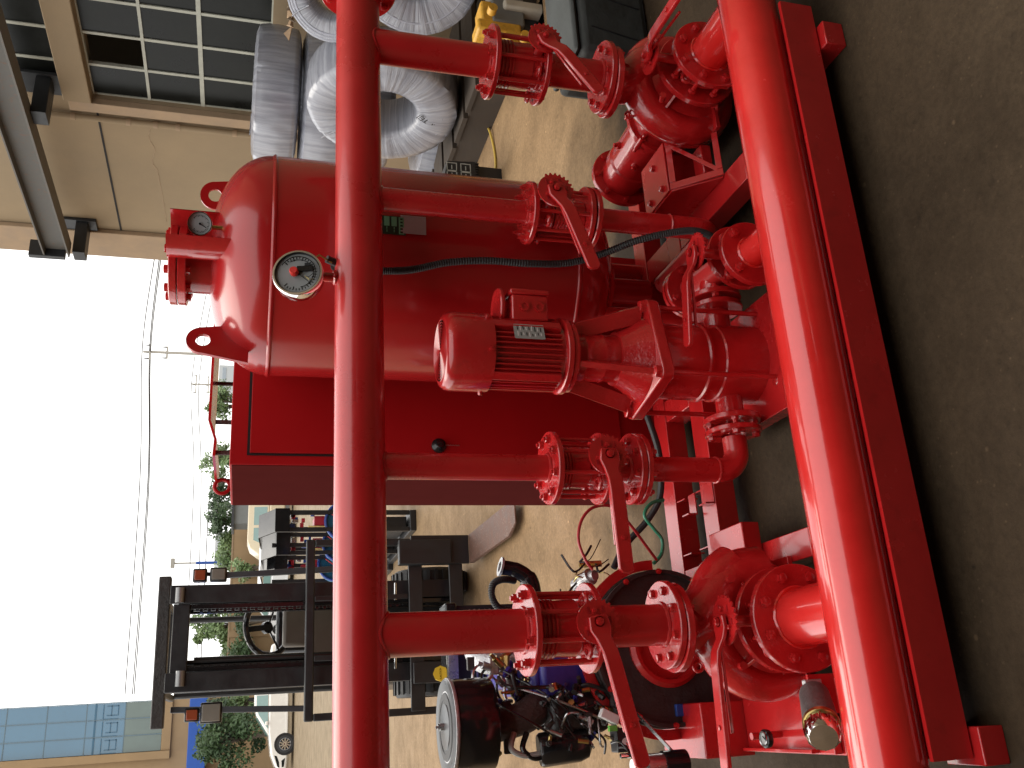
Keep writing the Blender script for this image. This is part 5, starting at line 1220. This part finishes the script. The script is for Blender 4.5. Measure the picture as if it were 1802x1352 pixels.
tree(392,915,56,1.3,1.1,LF2,"dark loose tree beyond the wall, just left of the cabinet corner",1600,.15)
tree(402,972,57,1.6,.9,LF1,"pale green tree beyond the wall by the blue pole",1500,.16)
tree(425,1000,49,.6,.7,LF1,"small green tree in front of the far wall right of the mast",700,.11)
tree(388,712,57,1.3,.9,LF1,"green tree crown glimpsed under the right end of the rain hood",1300,.15)
tree(385,812,57,1.3,1.0,LF1,"green tree crown glimpsed under the left end of the rain hood",1300,.15)
tree(392,868,60,1.2,.9,LF2,"small tree crown just above the cabinet top by the lifting eye",1000,.15)
tree(405,1300,43,1.55,1.45,LF2,"large dark bush behind the silver sedan at the left edge",5200,.11, name="large_bush", group="shrubs by the office", dens=16)
tree(420,1240,44,.8,.8,LF1,"smaller light bush right of the large dark bush",1100,.11, name="small_bush", group="shrubs by the office")
tree(397,1190,56,1.3,.8,LF1,"tree crown above the far wall between mast and left lamp",1200,.16)

# ================================================================== HOSE COILS
def wrapmat(name, col):
    m = bpy.data.materials.new(name); m.use_nodes = True; n = m.node_tree; L = n.links.new; b = n.nodes["Principled BSDF"]
    tc = n.nodes.new("ShaderNodeTexCoord"); sx = n.nodes.new("ShaderNodeSeparateXYZ"); L(tc.outputs["Object"], sx.inputs[0])
    at2 = n.nodes.new("ShaderNodeMath"); at2.operation = 'ARCTAN2'; L(sx.outputs[1], at2.inputs[0]); L(sx.outputs[0], at2.inputs[1])
    cb_ = n.nodes.new("ShaderNodeCombineXYZ"); ml = n.nodes.new("ShaderNodeMath"); ml.operation = 'MULTIPLY'; ml.inputs[1].default_value = 9; L(at2.outputs[0], ml.inputs[0]); L(ml.outputs[0], cb_.inputs[0])
    ln = n.nodes.new("ShaderNodeVectorMath"); ln.operation = 'LENGTH'; L(tc.outputs["Object"], ln.inputs[0]); L(ln.outputs["Value"], cb_.inputs[1]); L(sx.outputs[2], cb_.inputs[2])
    z_ = n.nodes.new("ShaderNodeTexNoise"); z_.inputs["Scale"].default_value = 1.7; z_.inputs["Detail"].default_value = 7; z_.inputs["Roughness"].default_value = .6; L(cb_.outputs[0], z_.inputs["Vector"])
    r_ = n.nodes.new("ShaderNodeValToRGB"); r_.color_ramp.elements[0].position = .35; r_.color_ramp.elements[0].color = (col[0]*.55,col[1]*.55,col[2]*.58,1); r_.color_ramp.elements[1].position = .68; r_.color_ramp.elements[1].color = (*col,1)
    L(z_.outputs[0], r_.inputs[0]); L(r_.outputs[0], b.inputs["Base Color"]); b.inputs["Roughness"].default_value = .28; b.inputs["Specular IOR Level"].default_value = .7
    b.inputs["Coat Weight"].default_value = .4; b.inputs["Coat Roughness"].default_value = .15
    bp = n.nodes.new("ShaderNodeBump"); bp.inputs["Strength"].default_value = .55; bp.inputs["Distance"].default_value = .02; L(z_.outputs[0], bp.inputs["Height"]); L(bp.outputs[0], b.inputs["Normal"]); return m
WRAP = wrapmat("stretch_wrap", (.34,.35,.39)); HOSE = mat("white_spiral_hose", (.30,.31,.36), .35, var=.15, nscale=9)
def coil(o, axis, R, r, w_, label, xdir=None, torn=False):
    th = thing("hose_coil", label, "hose coil", o, "plastic wrapped hose coils"); f_ = frame(o, axis, xdir)
    prof = []; n = 10; h = w_/2
    for i in range(n): t_ = i/(n-1); prof.append((r+(R-r)*t_, -h*(1-.16*abs(2*t_-1)**3)+ .004*(i % 2)))
    for i in range(1, 9): t_ = i/9; prof.append((R+.018*math.sin(PI*t_)+.004*(i % 2), -h*.84+2*h*.84*t_))
    for i in range(n): t_ = 1-i/(n-1); prof.append((r+(R-r)*t_, h*(1-.16*abs(2*t_-1)**3)- .004*(i % 2)))
    for i in range(1, 8): t_ = i/8; prof.append((r-.02*math.sin(PI*t_), h*.84-2*h*.84*t_))
    prof.append(prof[0])
    m_ = M().lathe(prof, 120)
    for v_ in m_.v:
        a = math.atan2(v_.y, v_.x); k_ = 1+.012*math.sin(3*a+R*20)+.012*noise.noise(Vector((a*9,v_.z*5,R))); v_.x *= k_; v_.y *= k_; v_.z *= 1+.025*noise.noise(Vector((a*14, R*3, math.hypot(v_.x,v_.y)*3)))
    m_.build("wrapped_coil", WRAP, th, f_, smooth=60)
    for k in range(1):
        a = random.uniform(0,2*PI); seg = M(); P_=[]
        for i in range(10): t_ = i/9; P_.append(f_ @ Vector(((r+(R-r)*t_)*math.cos(a+.12*t_), (r+(R-r)*t_)*math.sin(a+.12*t_), h*1.0+.004)))
        seg.tube(P_, .006, 5).build("wrap_fold", WRAP, th)
    for i in range(3):          # hose turns showing at the rim
        rr = R*(.80+.075*i)
        M().tube([f_ @ Vector((rr*math.cos(a),rr*math.sin(a),h*(.93-.05*i))) for a in [2*PI*k/60 for k in range(60)]], .012, 8, closed=True).build("hose_turn", HOSE, th)
    return th, f_
bx_ = 5.05; q = at(676,208,4.9)
d_ = _F + _IX*((676-901)/FPX) + _IY*((208-676)/FPX); P0 = Vector((0,0,CAMH))+d_*(bx_/d_.x)
big, bf = coil((P0.x+.24,P0.y,P0.z), (-1,-.02,.04), .655, .30, .48, "large wrapped white hose coil standing on edge, handwriting on its face")
text("36.0 TEJI", .075, BLKG, big, frame(Vector((P0.x-.012,P0.y-.02,P0.z-.40)), (-1,-.02,.04), (.1,-.5,.8)), name="handwriting")
sA = at(486,168,7.9)
coil((sA.x,7.9,sA.z), (0.02,0,1), .66, .30, .44, "wrapped hose coil lying flat, topmost of its stack against the wall")
coil((sA.x-.02,7.92,sA.z-.46), (0.0,0,1), .68, .30, .44, "wrapped hose coil lying flat, second from the top of its stack")
coil((sA.x+.02,7.92,sA.z-.92), (0.0,0,1), .66, .30, .44, "wrapped hose coil lying flat, third from the top of its stack")
coil((sA.x+.02,7.92,.24), (0.0,0,1), .66, .30, .44, "wrapped hose coil lying flat, lowest of its stack")
P1 = Vector((0,0,CAMH)); d_ = _F + _IX*((735-901)/FPX) + _IY*((-28-676)/FPX); P1 = P1+d_*(5.35/d_.x)
coil((P1.x+.2,P1.y,P1.z), (-.9,-.45,.1), .50, .22, .36, "wrapped hose coil standing upright at the upper right frame edge")
d_ = _F + _IX*((585-901)/FPX) + _IY*((8-676)/FPX); P2 = Vector((0,0,CAMH))+d_*(5.5/d_.x)
coil((P2.x+.1,P2.y,P2.z), (-.9,-.4,.3), .36, .18, .22, "white hose coil with orange rim lying tilted above the upper pipe's flange")
# low platform the coils stand on
zb_ = P0.z-.66
pt_ = thing("timber_pallet", "dark timber pallet under the large standing hose coil", "pallet", (5.3,6.2,0))
for i in range(5): M().bb((4.98,6.1+.46*i,zb_-.05),(6.2,6.48+.46*i,zb_-.01)).build("plank", mat("old_timber",(.045,.032,.022),.8,var=.3,nscale=8), pt_)
for x_ in (5.0, 5.5, 6.1): M().bb((x_,6.1,0.0),(x_+.09,8.3,zb_-.0505)).build("bearer", mat("old_timber",(.045,.032,.022),.8,var=.3,nscale=8), pt_)
# torn cardboard and scrap above the stack
for i, (px, py, Y) in enumerate(((512,10,6.4),(520,25,6.3),(528,45,6.2),(522,60,6.3),(535,15,6.1))):
    pass
sc_ = thing("cardboard_scrap", "crumpled brown cardboard and wrapping on top of the hose coils", "cardboard", at(520,30,6.6))
for k in range(9):
    c_ = at(random.uniform(508,545), random.uniform(-5,62), 6.6); v = [c_+Vector((random.uniform(-.09,.09),random.uniform(-.08,.08),random.uniform(-.08,.08))) for _ in range(4)]
    ctr = sum(v, Vector())/4; v2 = [p_+Vector((.004,-.006,.004)) for p_ in v]
    M().add(v+v2, [(0,1,2,3),(7,6,5,4),(0,4,5,1),(1,5,6,2),(2,6,7,3),(3,7,4,0)]).build("flap", [mat("cardboard",(.33,.22,.13),.8,var=.2),mat("cardboard_pale",(.5,.42,.33),.8,var=.2)][k % 2], sc_, smooth=0)
# black serrated carton with printed squares, and yellow hose loop on the floor
kb = atz(815,300,.35); bt = thing("black_carton", "black carton flap with serrated edge and pale printed squares, by the tank", "carton", (kb.x,kb.y,0))
A_, B_ = at(775,318,kb.y), at(838,283,kb.y); n = 9; poly = []
xL_, xR_, zT_, zB_ = at(800,325,kb.y).x, at(800,285,kb.y).x, at(786,300,kb.y).z, at(838,300,kb.y).z
for i in range(n):
    poly += [(xL_+(xR_-xL_)*i/n, zB_+.025), (xL_+(xR_-xL_)*(i+.5)/n, zB_-.02)]
poly += [(xR_,zB_+.025),(xR_-.02,zT_),(xL_+.04,zT_+.03),(xL_,zT_)]
M().ext(poly, -.03, .03, frame((0,kb.y,0),(0,-1,0),(1,0,0))).build("carton_panel", BLK, bt)
M().bb((xL_,kb.y+.031,0),(xR_,kb.y+.35,zT_)).build("carton_body", BLK, bt)
for i in range(2):
    for j in range(2):
        cx_, cz_ = xL_+.05+(xR_-xL_-.1)*(.2+.6*j), zB_+.10+.12*i; w_ = .045
        pr = M(); 
        for (a_,b_,c_,d2) in ((-w_,-w_,w_,-w_+.008),(-w_,w_-.008,w_,w_),(-w_,-w_+.0081,-w_+.008,w_-.0081),(w_-.008,-w_+.0081,w_,w_-.0081),(-.02,-.004,.02,.004)): pr.bb((cx_+a_,kb.y-.032,cz_+b_),(cx_+c_,kb.y-.0305,cz_+d2))
        pr.build("printed_square", GREYL, bt)
yh = [atz(868,330,.012), atz(872,290,.012), atz(868,255,.012), atz(858,224,.03), atz(846,232,.04), atz(840,262,.02), atz(832,300,.012), atz(822,290,.1)]
o = M().tube(smoothpts(yh, 10), .011, 8).build("yellow_hose", YELH, None); tag(o, "thin yellow hose looping on the floor beyond the tank", "hose")
# dark wrapped block, grey drum, yellow machine at the upper right
gb_ = atz(1150,55,0); th = thing("wrapped_block", "dark slate grey low block with creased cover on the floor at the upper right", "block", (gb_.x+.4,gb_.y+.6,0))
m_ = M(); nx_, ny_ = 14, 10
a = atz(1150,104,0); b = atz(985,104,.0)
M().bb((a.x,a.y,0),(a.x+1.5,a.y+.42,.40)).build("block_body", mat("slate_cover",(.028,.031,.029),.75,var=.3,nscale=6,bump=.8,bscale=14), th, bev=.04)
M().bb((a.x+.02,a.y+.02,.401),(a.x+1.48,a.y+.40,.44)).build("creased_cover", mat("cover_grey",(.05,.055,.053),.7,var=.3,nscale=4,bump=1,bscale=7), th, bev=.02)
for k in range(5): M().rod((a.x+.1+.22*k,a.y-.003,.05),(a.x+.16+.22*k,a.y-.003,.34), .004, n=5).build("crease", BLK, th)
q = at(975,22,a.y+1.5); th = thing("grey_drum", "pale grey round drum lying beyond the dark wrapped block", "drum", (q.x,q.y,0))
M().rod((q.x,q.y,q.z-.2),(q.x+.1,q.y+.4,q.z-.05), .10, n=28).build("drum_shell", mat("drum_grey",(.17,.18,.175),.5,var=.2), th, bev=.01)
M().bb((q.x-.12,q.y+.05,0),(q.x+.2,q.y+.45,q.z-.42)).build("drum_stand", BLK, th)
ym_ = at(890,38,5.2); th = thing("yellow_machine", "partly hidden yellow painted machine with bolted joints at the upper right", "machine", (ym_.x,5.3,0))
for (px, py, sx_, sy_, sz_, ma) in ((880,45,.10,.2,.34,YEL),(905,58,.34,.16,.10,YEL),(865,20,.2,.2,.16,YEL),(893,10,.34,.22,.26,mat("machine_grey",(.14,.14,.13),.5)),(925,58,.12,.1,.12,YEL),(940,20,.08,.3,.5,mat("machine_pale",(.38,.34,.27),.6)),(918,85,.10,.1,.3,mat("machine_pale",(.38,.34,.27),.6))):
    c_ = at(px, py, 5.2); M().box((c_.x,c_.y+.1,c_.z),(sx_,sy_,sz_)).build("machine_block", ma, th, bev=.02)
for (px, py) in ((872,48),(898,60),(925,60),(868,12)):
    c_ = at(px, py, 5.08); M().rod(c_, c_+Vector((0,.06,0)), .035, n=14).build("pivot_bolt", YEL, th)
c_ = at(900,30,5.3); M().bb((c_.x-.2,5.25,0),(c_.x+.5,5.75,.35)).build("machine_base", BLK, th, bev=.02)
